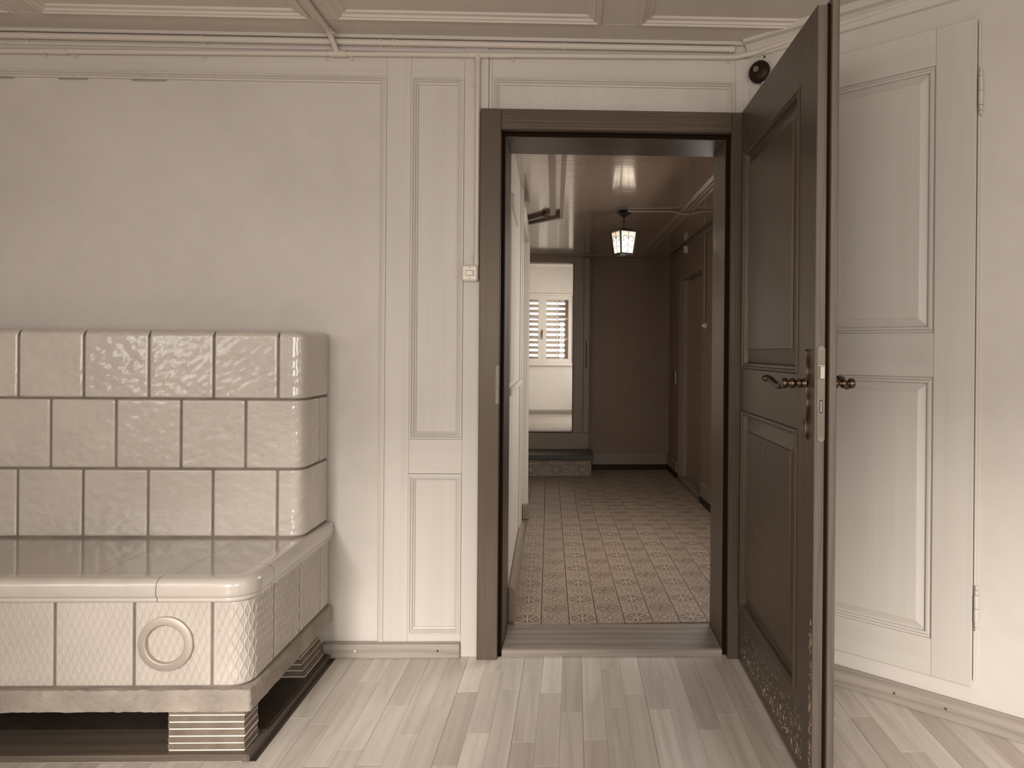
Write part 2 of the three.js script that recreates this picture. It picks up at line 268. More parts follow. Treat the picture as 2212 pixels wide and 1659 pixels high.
// ───────────────────────── dark panelled door, standing open ─────────────────────────
function doorMaterial() {
  // base albedo * white map; chips are bare wood, so the map is full colour
  const c = document.createElement('canvas'); c.width = 840; c.height = 2048; const x = c.getContext('2d'), R = mulberry(78);
  const base = lin(0.062, 0.043, 0.030);
  x.fillStyle = '#' + base.getHexString(); x.fillRect(0, 0, 840, 2048);
  for (let i = 0; i < 1400; i++) { const a = 0.03 + 0.07 * R(); x.fillStyle = R() < 0.5 ? `rgba(40,28,20,${a})` : `rgba(140,122,104,${a * 0.8})`; x.fillRect(R() * 840, R() * 2048, 1 + R() * 2, 120 + R() * 600); }
  const chip = (t, y, w, h, a) => { x.fillStyle = `rgba(${205 + 30 * R() | 0},${190 + 28 * R() | 0},${172 + 25 * R() | 0},${a})`; x.beginPath(); x.ellipse(t * 1000, 2048 - y * 999, w * 1000, h * 1000, (R() - 0.5) * 0.5, 0, 7); x.fill(); };
  for (let i = 0; i < 420; i++) { const t = 0.05 + 0.7 * R(); chip(t, 0.035 + 0.02 * R() + 0.11 * Math.pow(R(), 2.2), 0.0009 + 0.0022 * R(), 0.0014 + 0.0065 * R() * R(), 0.6 + 0.4 * R()); }
  for (let i = 0; i < 60; i++) chip(0.05 + 0.75 * R(), 0.05 + 0.35 * R(), 0.0006 + 0.001 * R(), 0.0008 + 0.002 * R(), 0.6 * R());
  for (let i = 0; i < 150; i++) chip(0.80 + 0.02 * R(), 0.02 + 0.42 * R(), 0.0007 + 0.0022 * R(), 0.001 + 0.012 * R() * R(), 0.5 + 0.5 * R());
  for (let i = 0; i < 40; i++) chip(0.69 + 0.01 * R(), 0.03 + 0.22 * R(), 0.0006 + 0.001 * R(), 0.001 + 0.003 * R(), 0.5);
  for (const [t, y] of [[0.55, 0.09], [0.58, 0.075], [0.62, 0.06], [0.66, 0.05], [0.70, 0.045]]) chip(t, y, 0.004, 0.0085, 1);
  const m = new THREE.CanvasTexture(c); m.colorSpace = THREE.SRGBColorSpace; m.magFilter = THREE.LinearFilter;
  return phy({ color: lin(1, 1, 1), specularColor: lin(1, 0.82, 0.66), map: m, roughness: 0.36, bumpMap: rep(tGrainB, 0.27, 0.5), bumpScale: 0.0008 });
}
{
  const DW = 0.825, DT = 2.0286, dm = doorMaterial();
  const duv = g => { const p = g.attributes.position, uv = new Float32Array(p.count * 2); for (let i = 0; i < p.count; i++) { uv[2 * i] = p.getX(i) / 0.84; uv[2 * i + 1] = p.getY(i) / 2.05; } g.setAttribute('uv', new THREE.BufferAttribute(uv, 2)); return g; };
  const d = struct('door_1', 'dark brown two-panelled wooden door standing wide open', 'door', [0.6192, 0.004, 0.03], -Math.PI / 2);
  const b = (n, x0, x1, y0, y1) => part(d, n, duv(bev(x0, x1, y0, y1, -0.027, 0, 0.0015)), dm);
  const S0 = 0.04, S1 = 0.686, U0 = 1.078, U1 = 1.872, L0 = 0.2, L1 = 0.925;
  b('stile', 0, S0, 0.006, DT); b('stile', S1, DW, 0.006, DT);
  b('rail', S0, S1, U1, DT); b('rail', S0, S1, L1, U0); b('rail', S0, S1, 0.006, L0);
  const P = [[0, 0], [0.003, 0.004], [0.009, 0.005], [0.012, 0.0], [0.019, -0.001], [0.022, -0.013], [0.024, -0.016], [0.068, -0.006], [0.070, -0.002], [0.073, -0.002]];
  for (const [y0, y1] of [[U0, U1], [L0, L1]]) {
    part(d, 'moulding', duv(ringMould(S0, S1, y0, y1, P.slice(0, 7))), dm);
    part(d, 'panel', duv(merge([ringMould(S0, S1, y0, y1, P.slice(6)), rectXY(S0 + 0.073, S1 - 0.073, y0 + 0.073, y1 - 0.073, -0.002)])), dm);
  }
  // bare oak edge, seal and overlapping lip on the far side
  const edge = std({ color: lin(0.19, 0.143, 0.108), map: rep(tOak, 0.25, 0.9), roughness: 0.5, bumpMap: rep(tGrainB, 0.15, 0.6), bumpScale: 0.0006 });
  part(d, 'lock_edge', bev(DW - 0.003, DW + 0.0006, 0.006, DT - 0.001, -0.0262, -0.0012, 0.0006), edge, 'bare oak edge of the door');
  part(d, 'seal', box(0, DW + 0.001, 0.008, DT + 0.003, -0.034, -0.026), M.rubber);
  part(d, 'lip', bev(-0.002, 0.839, 0.006, 2.046, -0.052, -0.034, 0.0012), edge, 'overlapping rear lip of the door');
  part(d, 'rear_face', bev(0, 0.836, 0.008, 2.044, -0.0535, -0.0518, 0.0006), M.dark);
  // lock plate on the edge
  const lp = new THREE.Shape(); const r = 0.0098, h0 = 0.906, h1 = 1.155;
  lp.absarc(0, h1 - r, r, 0, Math.PI); lp.absarc(0, h0 + r, r, Math.PI, 2 * Math.PI);
  const lg = new THREE.ExtrudeGeometry(lp, { depth: 0.0016, bevelEnabled: true, bevelSize: 0.0006, bevelThickness: 0.0006, bevelSegments: 1, curveSegments: 10 });
  lg.rotateY(Math.PI / 2); lg.translate(DW + 0.0006, 0, -0.0165);
  const plate = part(d, 'lock_plate', uvm(lg), M.steel, 'steel mortise lock plate');
  for (const y of [1.146, 0.915]) { const s = new THREE.TorusGeometry(0.0038, 0.0011, 8, 16); s.rotateY(Math.PI / 2); s.translate(DW + 0.0032, y, -0.0165); part(plate, 'screw', s, M.ring); }
  part(plate, 'latch', merge([bev(DW, DW + 0.011, 1.070, 1.102, -0.0235, -0.0115, 0.001), box(DW, DW + 0.0033, 1.1025, 1.1045, -0.025, -0.0085)]), M.ring, 'pale latch bolt');
  part(plate, 'bolt', merge([bev(DW, DW + 0.0045, 0.984, 1.013, -0.0182, -0.0148, 0.0006)]), M.ring);
  part(plate, 'bolt_slot', box(DW, DW + 0.0032, 0.982, 1.0155, -0.0202, -0.0132), M.black);
  // escutcheon and lever, front and rear
  const lever = (sgn, z0) => {
    const e = new THREE.Shape(), pts = [], N = 72;
    const wdt = y => { const k = (y - 0.908) / 0.236; return 0.0035 + 0.0135 * Math.pow(Math.sin(Math.PI * Math.min(1, Math.max(0.02, k))), 0.5) * (0.72 + 0.28 * Math.cos(k * Math.PI * 5.2)) ; };
    for (let i = 0; i <= N; i++) { const y = 0.908 + 0.236 * i / N; pts.push([0.772 + wdt(y), y]); }
    for (let i = N; i >= 0; i--) { const y = 0.908 + 0.236 * i / N; pts.push([0.772 - wdt(y), y]); }
    e.moveTo(...pts[0]); pts.slice(1).forEach(q => e.lineTo(...q)); e.closePath();
    const eg = new THREE.ExtrudeGeometry(e, { depth: 0.0075, bevelEnabled: true, bevelSize: 0.0015, bevelThickness: 0.002, bevelSegments: 2 });
    if (sgn < 0) eg.translate(0, 0, -0.0075); eg.translate(0, 0, z0);
    const es = part(d, 'escutcheon', uvm(eg), M.brass, 'ornate dark brass escutcheon');
    if (sgn > 0) part(es, 'keyhole', box(0.7695, 0.7745, 0.945, 0.962, z0 + 0.009, z0 + 0.0103), M.black);
    const sp = lathe([[0, 0], [0.0145, 0], [0.0145, 0.005], [0.0105, 0.008], [0.0105, 0.016], [0.0125, 0.018], [0.0125, 0.021], [0.0075, 0.024], [0.0078, 0.028], [0.0125, 0.034], [0.0132, 0.038], [0.0118, 0.043], [0.0078, 0.047], [0.0085, 0.051], [0.0130, 0.053], [0.0135, 0.063], [0.011, 0.066], [0, 0.066]], 24);
    sp.rotateX(Math.PI / 2 * sgn); sp.translate(0.772, 1.056, z0 + 0.004 * sgn);
    const lv = part(d, 'lever', sp, M.brass, 'turned dark brass door lever');
    const arm = new THREE.TubeGeometry(new THREE.CatmullRomCurve3([[0.772, 1.056, z0 + 0.058 * sgn], [0.755, 1.051, z0 + 0.064 * sgn], [0.735, 1.046, z0 + 0.066 * sgn], [0.705, 1.052, z0 + 0.068 * sgn], [0.675, 1.062, z0 + 0.072 * sgn], [0.655, 1.064, z0 + 0.076 * sgn]].map(q => V3(...q))), 40, 0.0085, 12);
    const tipg = new THREE.SphereGeometry(0.0115, 16, 12); tipg.scale(1, 0.85, 1.25); tipg.translate(0.654, 1.064, z0 + 0.077 * sgn);
    part(lv, 'grip', merge([arm, tipg]), M.brass);
  };
  lever(1, 0); lever(-1, -0.0535);
}
// ───────────────────────── angled right-hand wall with its white door ─────────────────────────
{
  const w = struct('wall_right', 'angled painted wall running forward from the corner beside the doorway', 'wall', [RX, 0, 0], RT);
  part(w, 'surface', box(-0.05, 1.95, -0.2, 2.5, -0.2, 0), M.plaster);
  part(w, 'cornice', uvm(new THREE.ExtrudeGeometry(new THREE.Shape([[0, 2.238], [-0.010, 2.242], [-0.013, 2.256], [-0.019, 2.272], [-0.03, 2.284], [-0.046, 2.288], [-0.048, 2.314], [0, 2.314]].map(q => new THREE.Vector2(...q))), { depth: 1.9, bevelEnabled: false }).rotateY(Math.PI / 2), 'x'), M.paint);
  const sk = struct('baseboard_right', 'oak skirting board along the foot of the angled wall', 'skirting', [RX, 0, 0], RT);
  part(sk, 'board', bev(0.02, 1.9, 0, 0.071, 0.0, 0.014, 0.003, 'x'), M.oak);
  for (const t of [0.55, 0.705]) { const g = cyl(0.004, 0.002, 12); g.rotateX(Math.PI / 2); g.translate(t, 0.036, 0.0145); part(sk, 'screw', g, M.steel); }
  const d = struct('door_2', 'closed cream-painted two-panelled door in the angled wall, hinged on the right', 'door', [RX, 0, 0], RT);
  const D0 = 0.06, D1 = 0.777, B0 = 0.125, B1 = 2.165, F = 0.016;
  const b = (n, x0, x1, y0, y1, g = 'y', z1 = F) => part(d, n, bev(x0, x1, y0, y1, 0.0005, z1, 0.002, g), M.paint);
  const P0 = 0.18, P1 = 0.66;
  b('stile', D0, P0, B0, B1); b('stile', P1, D1, B0, B1, 'y', F + 0.0008);
  b('rail', P0, P1, 2.047, B1, 'x'); b('rail', P0, P1, 1.066, 1.208, 'x'); b('rail', P0, P1, B0, 0.243, 'x');
  const pr = [[0, F], [0.001, F - 0.006], [0.006, F - 0.007], [0.011, F - 0.001], [0.017, F - 0.002], [0.0195, F - 0.010], [0.022, F - 0.012], [0.046, F - 0.004], [0.0465, F - 0.0015], [0.05, F - 0.0015]];
  for (const [y0, y1] of [[1.208, 2.047], [0.243, 1.066]]) {
    part(d, 'moulding', ringMould(P0, P1, y0, y1, pr.slice(0, 7)), M.paint);
    part(d, 'panel', merge([ringMould(P0, P1, y0, y1, pr.slice(6)), rectXY(P0 + 0.05, P1 - 0.05, y0 + 0.05, y1 - 0.05, F - 0.0015)]), M.paint);
  }
  part(d, 'hinge_strip', bev(D1 + 0.002, D1 + 0.009, B0 + 0.02, B1 - 0.01, 0.0005, 0.012, 0.002), M.paint);
  for (const [y0, y1] of [[1.866, 2.012], [0.3, 0.437]]) {
    const L = y1 - y0, g = [];
    for (const [a, c, r] of [[0, 0.09, 0.0042], [0.1, 0.2, 0.0052], [0.21, 0.49, 0.0072], [0.5, 0.79, 0.0072], [0.8, 0.9, 0.0055], [0.91, 1, 0.004]]) { const q = cyl(r, (c - a) * L, 12); q.translate(D1 + 0.011, y0 + (a + c) / 2 * L, 0.016); g.push(q); }
    part(d, 'hinge', merge(g), M.paint, 'painted-over barrel hinge');
  }
}
// ───────────────────────── the rest of the room shell (behind and beside the camera) ─────────────────────────
function windowUnit(name, label, w, h, pos, turn, rows = 3) {
  const g = struct(name, label, 'window', pos, turn);
  const fr = 0.06, m = M.farWhite;
  part(g, 'window_frame', merge([bev(-w / 2, -w / 2 + fr, 0, h, -0.03, 0.03), bev(w / 2 - fr, w / 2, 0, h, -0.03, 0.03), bev(-w / 2, w / 2, 0, fr, -0.03, 0.03, 0.002, 'x'), bev(-w / 2, w / 2, h - fr, h, -0.03, 0.03, 0.002, 'x'), bev(-0.035, 0.035, fr, h - fr, -0.03, 0.03)]), m);
  for (const s of [-1, 1]) { const x0 = s < 0 ? -w / 2 + fr : 0.035, x1 = s < 0 ? -0.035 : w / 2 - fr; for (let i = 0; i < rows; i++) { const y0 = fr + (h - 2 * fr) * i / rows, y1 = fr + (h - 2 * fr) * (i + 1) / rows; if (i) part(g, 'glazing_bar', bev(x0, x1, y0 - 0.012, y0 + 0.012, -0.02, 0.02, 0.002, 'x'), m); part(g, 'pane', rectXY(x0, x1, y0 + (i ? 0.012 : 0), y1 - (i < rows - 1 ? 0.012 : 0), 0), M.glass); } }
  return g;
}
function wallWithHole(g, name, a0, a1, b0, b1, y0, y1, top, T, mat) {   // wall in XY of group g, outer thickness behind it
  part(g, name, merge([box(a0, b0, -0.2, top, -T, 0), box(b1, a1, -0.2, top, -T, 0), box(b0, b1, -0.2, y0, -T, 0), box(b0, b1, y1, top, -T, 0)]), mat);
}
{
  const l = struct('wall_left', 'painted wall on the left of the room with a window', 'wall', [XL, 0, 0], Math.PI / 2);
  wallWithHole(l, 'surface', -ZB - 0.25, 0.25, -3.2, -1.8, 0.75, 1.95, 2.5, 0.25, M.plaster);
  windowUnit('window_1', 'casement window in the left wall of the room', 1.4, 1.2, [XL - 0.12, 0.75, 2.5], Math.PI / 2);
  const f = struct('wall_front', 'painted wall behind the camera with a window', 'wall', [0, 0, ZB], Math.PI);
  part(f, 'surface', merge([box(-2.3, -1.4, -0.2, 2.5, -0.25, 0), box(-0.3, 0.6, -0.2, 2.5, -0.25, 0), box(1.7, 2.75, -0.2, 2.5, -0.25, 0), ...[-1.4, 0.6].flatMap(x => [box(x, x + 1.1, -0.2, 0.7, -0.25, 0), box(x, x + 1.1, 2.0, 2.5, -0.25, 0)])]), M.plaster);
  windowUnit('window_2', 'casement window behind the camera, the one nearer the angled wall', 1.1, 1.3, [0.85, 0.7, ZB + 0.12], Math.PI);
  windowUnit('window_7', 'casement window behind the camera, the one nearer the left wall', 1.1, 1.3, [-1.15, 0.7, ZB + 0.12], Math.PI);
  const s = struct('wall_side', 'painted wall on the right of the room beyond the angled wall', 'wall', [XR, 0, 0], -Math.PI / 2);
  wallWithHole(s, 'surface', 1.0, ZB + 0.25, 2.3, 3.1, 0.75, 1.95, 2.5, 0.25, M.plaster);
  windowUnit('window_3', 'narrow casement window in the right wall of the room', 0.8, 1.2, [XR + 0.12, 0.75, 2.7], -Math.PI / 2);
}
single('ground', box(-60, 60, -1.3, -1.0, -60, 60, 'x'), std({ color: lin(0.10, 0.08, 0.06), roughness: 1, map: rep(tCement, 3) }), 'dark ground outside the house', 'ground', [0, 0, 0], 0, { kind: 'structure' });
// ───────────────────────── ceiling ─────────────────────────
{
  const c = struct('ceiling', 'painted panelled wooden ceiling of the room', 'ceiling');
  part(c, 'boarding', box(-2.7, 2.3, 2.312, 2.5, -0.25, ZB + 0.25, 'x'), M.ceiling);
  const cols = [[-2.45, -1.945], [-1.855, -0.93], [-0.84, 0.088], [0.22, 1.1], [1.23, 2.0]], rows = [[0.135, 1.15], [1.27, 2.3], [2.42, 3.45]];
  for (const [z0, z1] of [[0, 0.135], [1.15, 1.27], [2.3, 2.42], [3.45, ZB]]) part(c, 'rail', bev(-2.45, 2.0, CEIL, 2.313, z0, z1, 0.001, 'x'), M.ceiling);
  for (const [z0, z1] of rows) {
    cols.forEach(([x0, x1], i) => {
      if (i) part(c, 'stile', bev(cols[i - 1][1], x0, CEIL + 0.0005, 2.313, z0, z1, 0.001, 'z'), M.ceiling);
      const PR = [[-0.002, 0.012], [0.001, 0.018], [0.012, 0.019], [0.016, 0.013], [0.024, 0.015], [0.030, 0.008], [0.042, 0.006], [0.048, 0.0], [0.05, 0]];
      const g = ringMould(x0, x1, z0, z1, PR); g.rotateX(Math.PI / 2); g.translate(0, 2.312, 0); part(c, 'moulding', g, M.ceiling);
    });
  }
  const t = struct('trim_2', 'painted cornice strip where the back wall meets the ceiling', 'cornice');
  part(t, 'strip', bev(-2.5, RX + 0.02, 2.2875, 2.302, 0, 0.02, 0.004, 'x'), M.paint);
  part(t, 'batten', bev(-2.5, 0.61, 2.243, 2.2555, 0, 0.006, 0.002, 'x'), M.paint);
}
// ───────────────────────── surface conduits ─────────────────────────
function clipGeo(r, horizontal = true) {          // saddle clip round a pipe along x, lug below
  const g = cyl(r + 0.0012, 0.012, 14); g.rotateZ(Math.PI / 2);
  const lug = bev(-0.005, 0.005, -r - 0.012, -r + 0.002, -r * 0.9, -r * 0.9 + 0.003, 0.001), sc = new THREE.SphereGeometry(0.0032, 8, 6); sc.translate(0, -r - 0.008, -r * 0.9 + 0.003);
  const m = merge([g, lug, sc]); if (!horizontal) m.rotateZ(-Math.PI / 2); return m;
}
{
  const yl = x => 2.2145 + (x + 2.2) * 0.0102, rl = 0.0098, zl = 0.0105;
  const lo = thing('conduit', 'lower of two painted conduit pipes along the top of the back wall', 'pipe');
  const e = [Math.sin(WA), Math.cos(WA)], nn = [-Math.cos(WA), Math.sin(WA)];
  const rp = (t, y, o) => [RX + e[0] * t + nn[0] * o, y, e[1] * t + nn[1] * o];
  const pts = []; for (let x = -2.4; x < 0.56; x += 0.2) pts.push([x, yl(x), zl]);
  pts.push([0.575, yl(0.575), zl], [0.604, 2.2445, 0.0125]);
  part(lo, 'pipe', tube(pts, rl, 160, 12), M.conduit);
  for (const x of [-1.939, -1.831, -1.366, -0.921, -0.828, -0.411, -0.234, 0.571]) { const c = clipGeo(rl); c.translate(x, yl(x), zl); part(lo, 'clip', c, M.conduit); }
  for (const [x0, x1] of [[-1.92, -1.85], [-0.905, -0.845], [-0.40, -0.325], [-0.32, -0.25]]) { const c = cyl(rl + 0.0018, x1 - x0, 14); c.rotateZ(Math.PI / 2); c.translate((x0 + x1) / 2, yl(x0), zl); part(lo, 'sleeve', c, M.conduit); }
  const ro = thing('conduit', 'painted conduit pipe along the top of the angled wall above the bell', 'pipe');
  part(ro, 'pipe', tube([[0.605, 2.2448, 0.0128], [0.622, 2.2475, 0.018], rp(0.04, 2.252, 0.013), rp(0.1, 2.258, 0.0115), rp(0.5, 2.272, 0.0115), rp(0.9, 2.284, 0.0115), rp(1.2, 2.29, 0.0115)], rl, 80, 12), M.conduit);
  for (const [t, y] of [[0.1, 2.258], [0.45, 2.2705]]) { const c = clipGeo(rl); c.rotateY(RT); c.translate(...rp(t, y, 0.0115)); part(ro, 'clip', c, M.conduit); }

  const up = thing('conduit', 'thicker painted conduit pipe directly under the cornice, the upper of two', 'pipe');
  const ru = 0.0118;
  const ug = cyl(ru, 2.995, 14); ug.rotateZ(Math.PI / 2); ug.translate(-0.9 - 0.005, 2.2715, ru + 0.001); part(up, 'pipe', ug, M.conduit);
  for (const x of [-2.003, -1.366, -0.719, -0.668, -0.042, 0.579]) { const c = clipGeo(ru); c.translate(x, 2.2715, ru + 0.001); part(up, 'clip', c, M.conduit); }

  const v = thing('conduit', 'vertical painted conduit dropping beside the door frame to the light switch', 'pipe');
  const vx = -0.361, vr = 0.0088, vz = 0.0125;
  part(v, 'pipe', tube([[vx, 2.232, vz], [vx, 2.1, vz], [vx, 1.8, vz], [vx, 1.45, vz]], vr, 20, 12), M.conduit);
  part(v, 'tee', cyl(0.0118, 0.03, 14).translate(vx, 2.222, vz), M.conduit); part(v, 'sleeve', cyl(0.0105, 0.024, 14).translate(vx, 1.466, vz), M.conduit);
  for (const y of [2.124, 1.487]) { const c = clipGeo(vr, false); c.translate(vx, y, vz); part(v, 'clip', c, M.conduit); }

  const cp = thing('conduit', 'painted conduit climbing over the cornice and running forward along the ceiling', 'pipe');
  part(cp, 'pipe', tube([[-0.876, 2.228, 0.013], [-0.879, 2.24, 0.022], [-0.885, 2.262, 0.04], [-0.889, 2.28, 0.062], [-0.89, 2.286, 0.085], [-0.89, 2.2885, 0.14], [-0.89, 2.2885, 0.5], [-0.89, 2.2885, 1.5]], 0.0102, 90, 12), M.conduit);
  part(cp, 'tee', merge([cyl(0.0125, 0.06, 14).rotateZ(Math.PI / 2).translate(-0.873, 2.2275, 0.0115)]), M.conduit);
  const cc = clipGeo(0.0102); cc.rotateY(Math.PI / 2); cc.rotateZ(Math.PI / 2); cc.translate(-0.888, 2.287, 0.07); part(cp, 'clip', cc, M.conduit);
}
// ───────────────────────── light switch, bell ─────────────────────────
{
  const s = thing('light_switch', 'square white surface light switch against the door frame', 'switch', [-0.383, 1.424, 0.003]);
  part(s, 'housing', bev(-0.0295, 0.0295, -0.0295, 0.0295, 0, 0.03, 0.006), M.plastic);
  part(s, 'surround', bev(-0.0165, 0.0165, -0.0115, 0.0115, 0.029, 0.0318, 0.003), M.conduit);
  part(s, 'rocker', bev(-0.0135, 0.0135, -0.0088, 0.0088, 0.03, 0.0352, 0.002), M.plastic);
  for (const y of [0.0195, -0.0195]) { const g = cyl(0.0026, 0.0012, 10); g.rotateX(Math.PI / 2); g.translate(0, y, 0.0302); part(s, 'screw', g, M.steel); }
  const e = [Math.sin(WA), Math.cos(WA)], nn = [-Math.cos(WA), Math.sin(WA)], t = 0.052, o = 0.02;
  const b = thing('electric_bell', 'round black bell gong hanging high in the corner above the door', 'bell', [RX + e[0] * t + nn[0] * 0, 2.176, e[1] * t + nn[1] * 0], RT);
  const g = lathe([[0, 0.036], [0.012, 0.036], [0.026, 0.034], [0.036, 0.029], [0.041, 0.022], [0.042, 0.015], [0.040, 0.015], [0.034, 0.027], [0, 0.031]], 40); g.rotateX(Math.PI / 2); part(b, 'gong', g, M.black);
  const st = lathe([[0.0, 0.012], [0.014, 0.012], [0.014, 0], [0, 0]], 20); st.rotateX(Math.PI / 2); part(b, 'base', merge([st, cyl(0.004, 0.034, 10).rotateX(Math.PI / 2).translate(0, 0, 0.018)]), M.black);
  const rg = new THREE.TorusGeometry(0.0086, 0.0009, 8, 24); rg.translate(-0.004, 0.006, 0.0365); part(b, 'washer', rg, M.conduit);
  part(b, 'screw', new THREE.SphereGeometry(0.0038, 12, 8).translate(-0.004, 0.006, 0.0365), M.ring);
  part(b, 'bracket', tube([[0.0, 0.036, 0.008], [0.0, 0.048, 0.009], [0.004, 0.054, 0.008], [0.012, 0.057, 0.001]], 0.0028, 24, 8), M.conduit);
  part(b, 'screw', new THREE.SphereGeometry(0.004, 10, 8).translate(0.013, 0.057, 0.002), M.black);
}
const SL = XL + 0.035;                                     // the stove's left end, outside the picture
// ───────────────────────── tiled stove bench ─────────────────────────
// plan path: along the front from the left, round the corner, back along the right side to the wall
function planPath(zF, xS, R) {
  const xA = xS - R, Ls = xA - SL, La = R * Math.PI / 2;
  return {
    sx: x => x - SL, sArc: Ls, sSide: z => Ls + La + (zF - R - z),
    at(s) { if (s <= Ls) return [SL + 0.003 + s * (1 - 0.003 / Ls), zF, 0, 1]; if (s <= Ls + La) { const a = (s - Ls) / R; return [xA + R * Math.sin(a), zF - R + R * Math.cos(a), Math.sin(a), Math.cos(a)]; } return [xS, zF - R - (s - Ls - La), 1, 0]; },
  };
}
function pathTile(path, s0, s1, y0, y1, o) {
  // o: proud, round (edge radius), topRound, n (density), rel(s,y) extra relief
  const nu = Math.max(10, Math.round((s1 - s0) * (o.n || 110))), nv = Math.max(10, Math.round((y1 - y0) * (o.m || 110)));
  const warp = (t, w, r) => { const e = Math.min(0.2, r / w); return t; };
  // parameter lines packed near the edges
  const us = [], vs = [], pack = (n, len, r, arr) => { const k = 5; for (let i = 0; i <= k; i++) arr.push(r * (1 - Math.cos(i / k * Math.PI / 2)) / len); for (let i = 1; i < n; i++) arr.push(r / len + (1 - 2 * r / len) * i / n); for (let i = k; i >= 0; i--) arr.push(1 - r * (1 - Math.cos(i / k * Math.PI / 2)) / len); };
  pack(nu, s1 - s0, o.round, us);
  if (o.topRound) { for (let i = 0; i <= 5; i++) vs.push(o.round * (1 - Math.cos(i / 5 * Math.PI / 2)) / (y1 - y0)); const H = y1 - y0; for (let i = 1; i < nv; i++) vs.push(o.round / H + (1 - (o.round + o.topRound) / H) * i / nv); for (let i = 10; i >= 0; i--) vs.push(1 - o.topRound * (1 - Math.cos(i / 10 * Math.PI / 2)) / H); } else pack(nv, y1 - y0, o.round, vs);
  const roll = (d, r, depth) => d >= r ? 0 : -depth * (1 - Math.sqrt(Math.max(0, 1 - (1 - d / r) ** 2)));
  return gridSurf(us.length - 1, vs.length - 1, (i, j) => {
    const s = s0 + (s1 - s0) * us[Math.round(i * (us.length - 1))], y = y0 + (y1 - y0) * vs[Math.round(j * (vs.length - 1))];
    const ds = Math.min(s - s0, s1 - s), db = y - y0, dt = y1 - y;
    let h = o.proud + roll(ds, o.round, o.proud + 0.002) + roll(db, o.round, o.proud + 0.002) + (o.topRound ? roll(dt, o.topRound, o.topRound + 0.004) : roll(dt, o.round, o.proud + 0.002));
    if (o.rel) h += o.rel(s, y, s - s0, y - y0) * Math.min(1, ds / 0.012) * Math.min(1, db / 0.012) * Math.min(1, dt / 0.012);
    const [x, z, nx, nz] = path.at(s); return [x + nx * h, y, z + nz * h];
  }, (i, j) => [s0 + (s1 - s0) * us[Math.round(i * (us.length - 1))], y0 + (y1 - y0) * vs[Math.round(j * (vs.length - 1))]]);
}
const TOPY = 0.503;
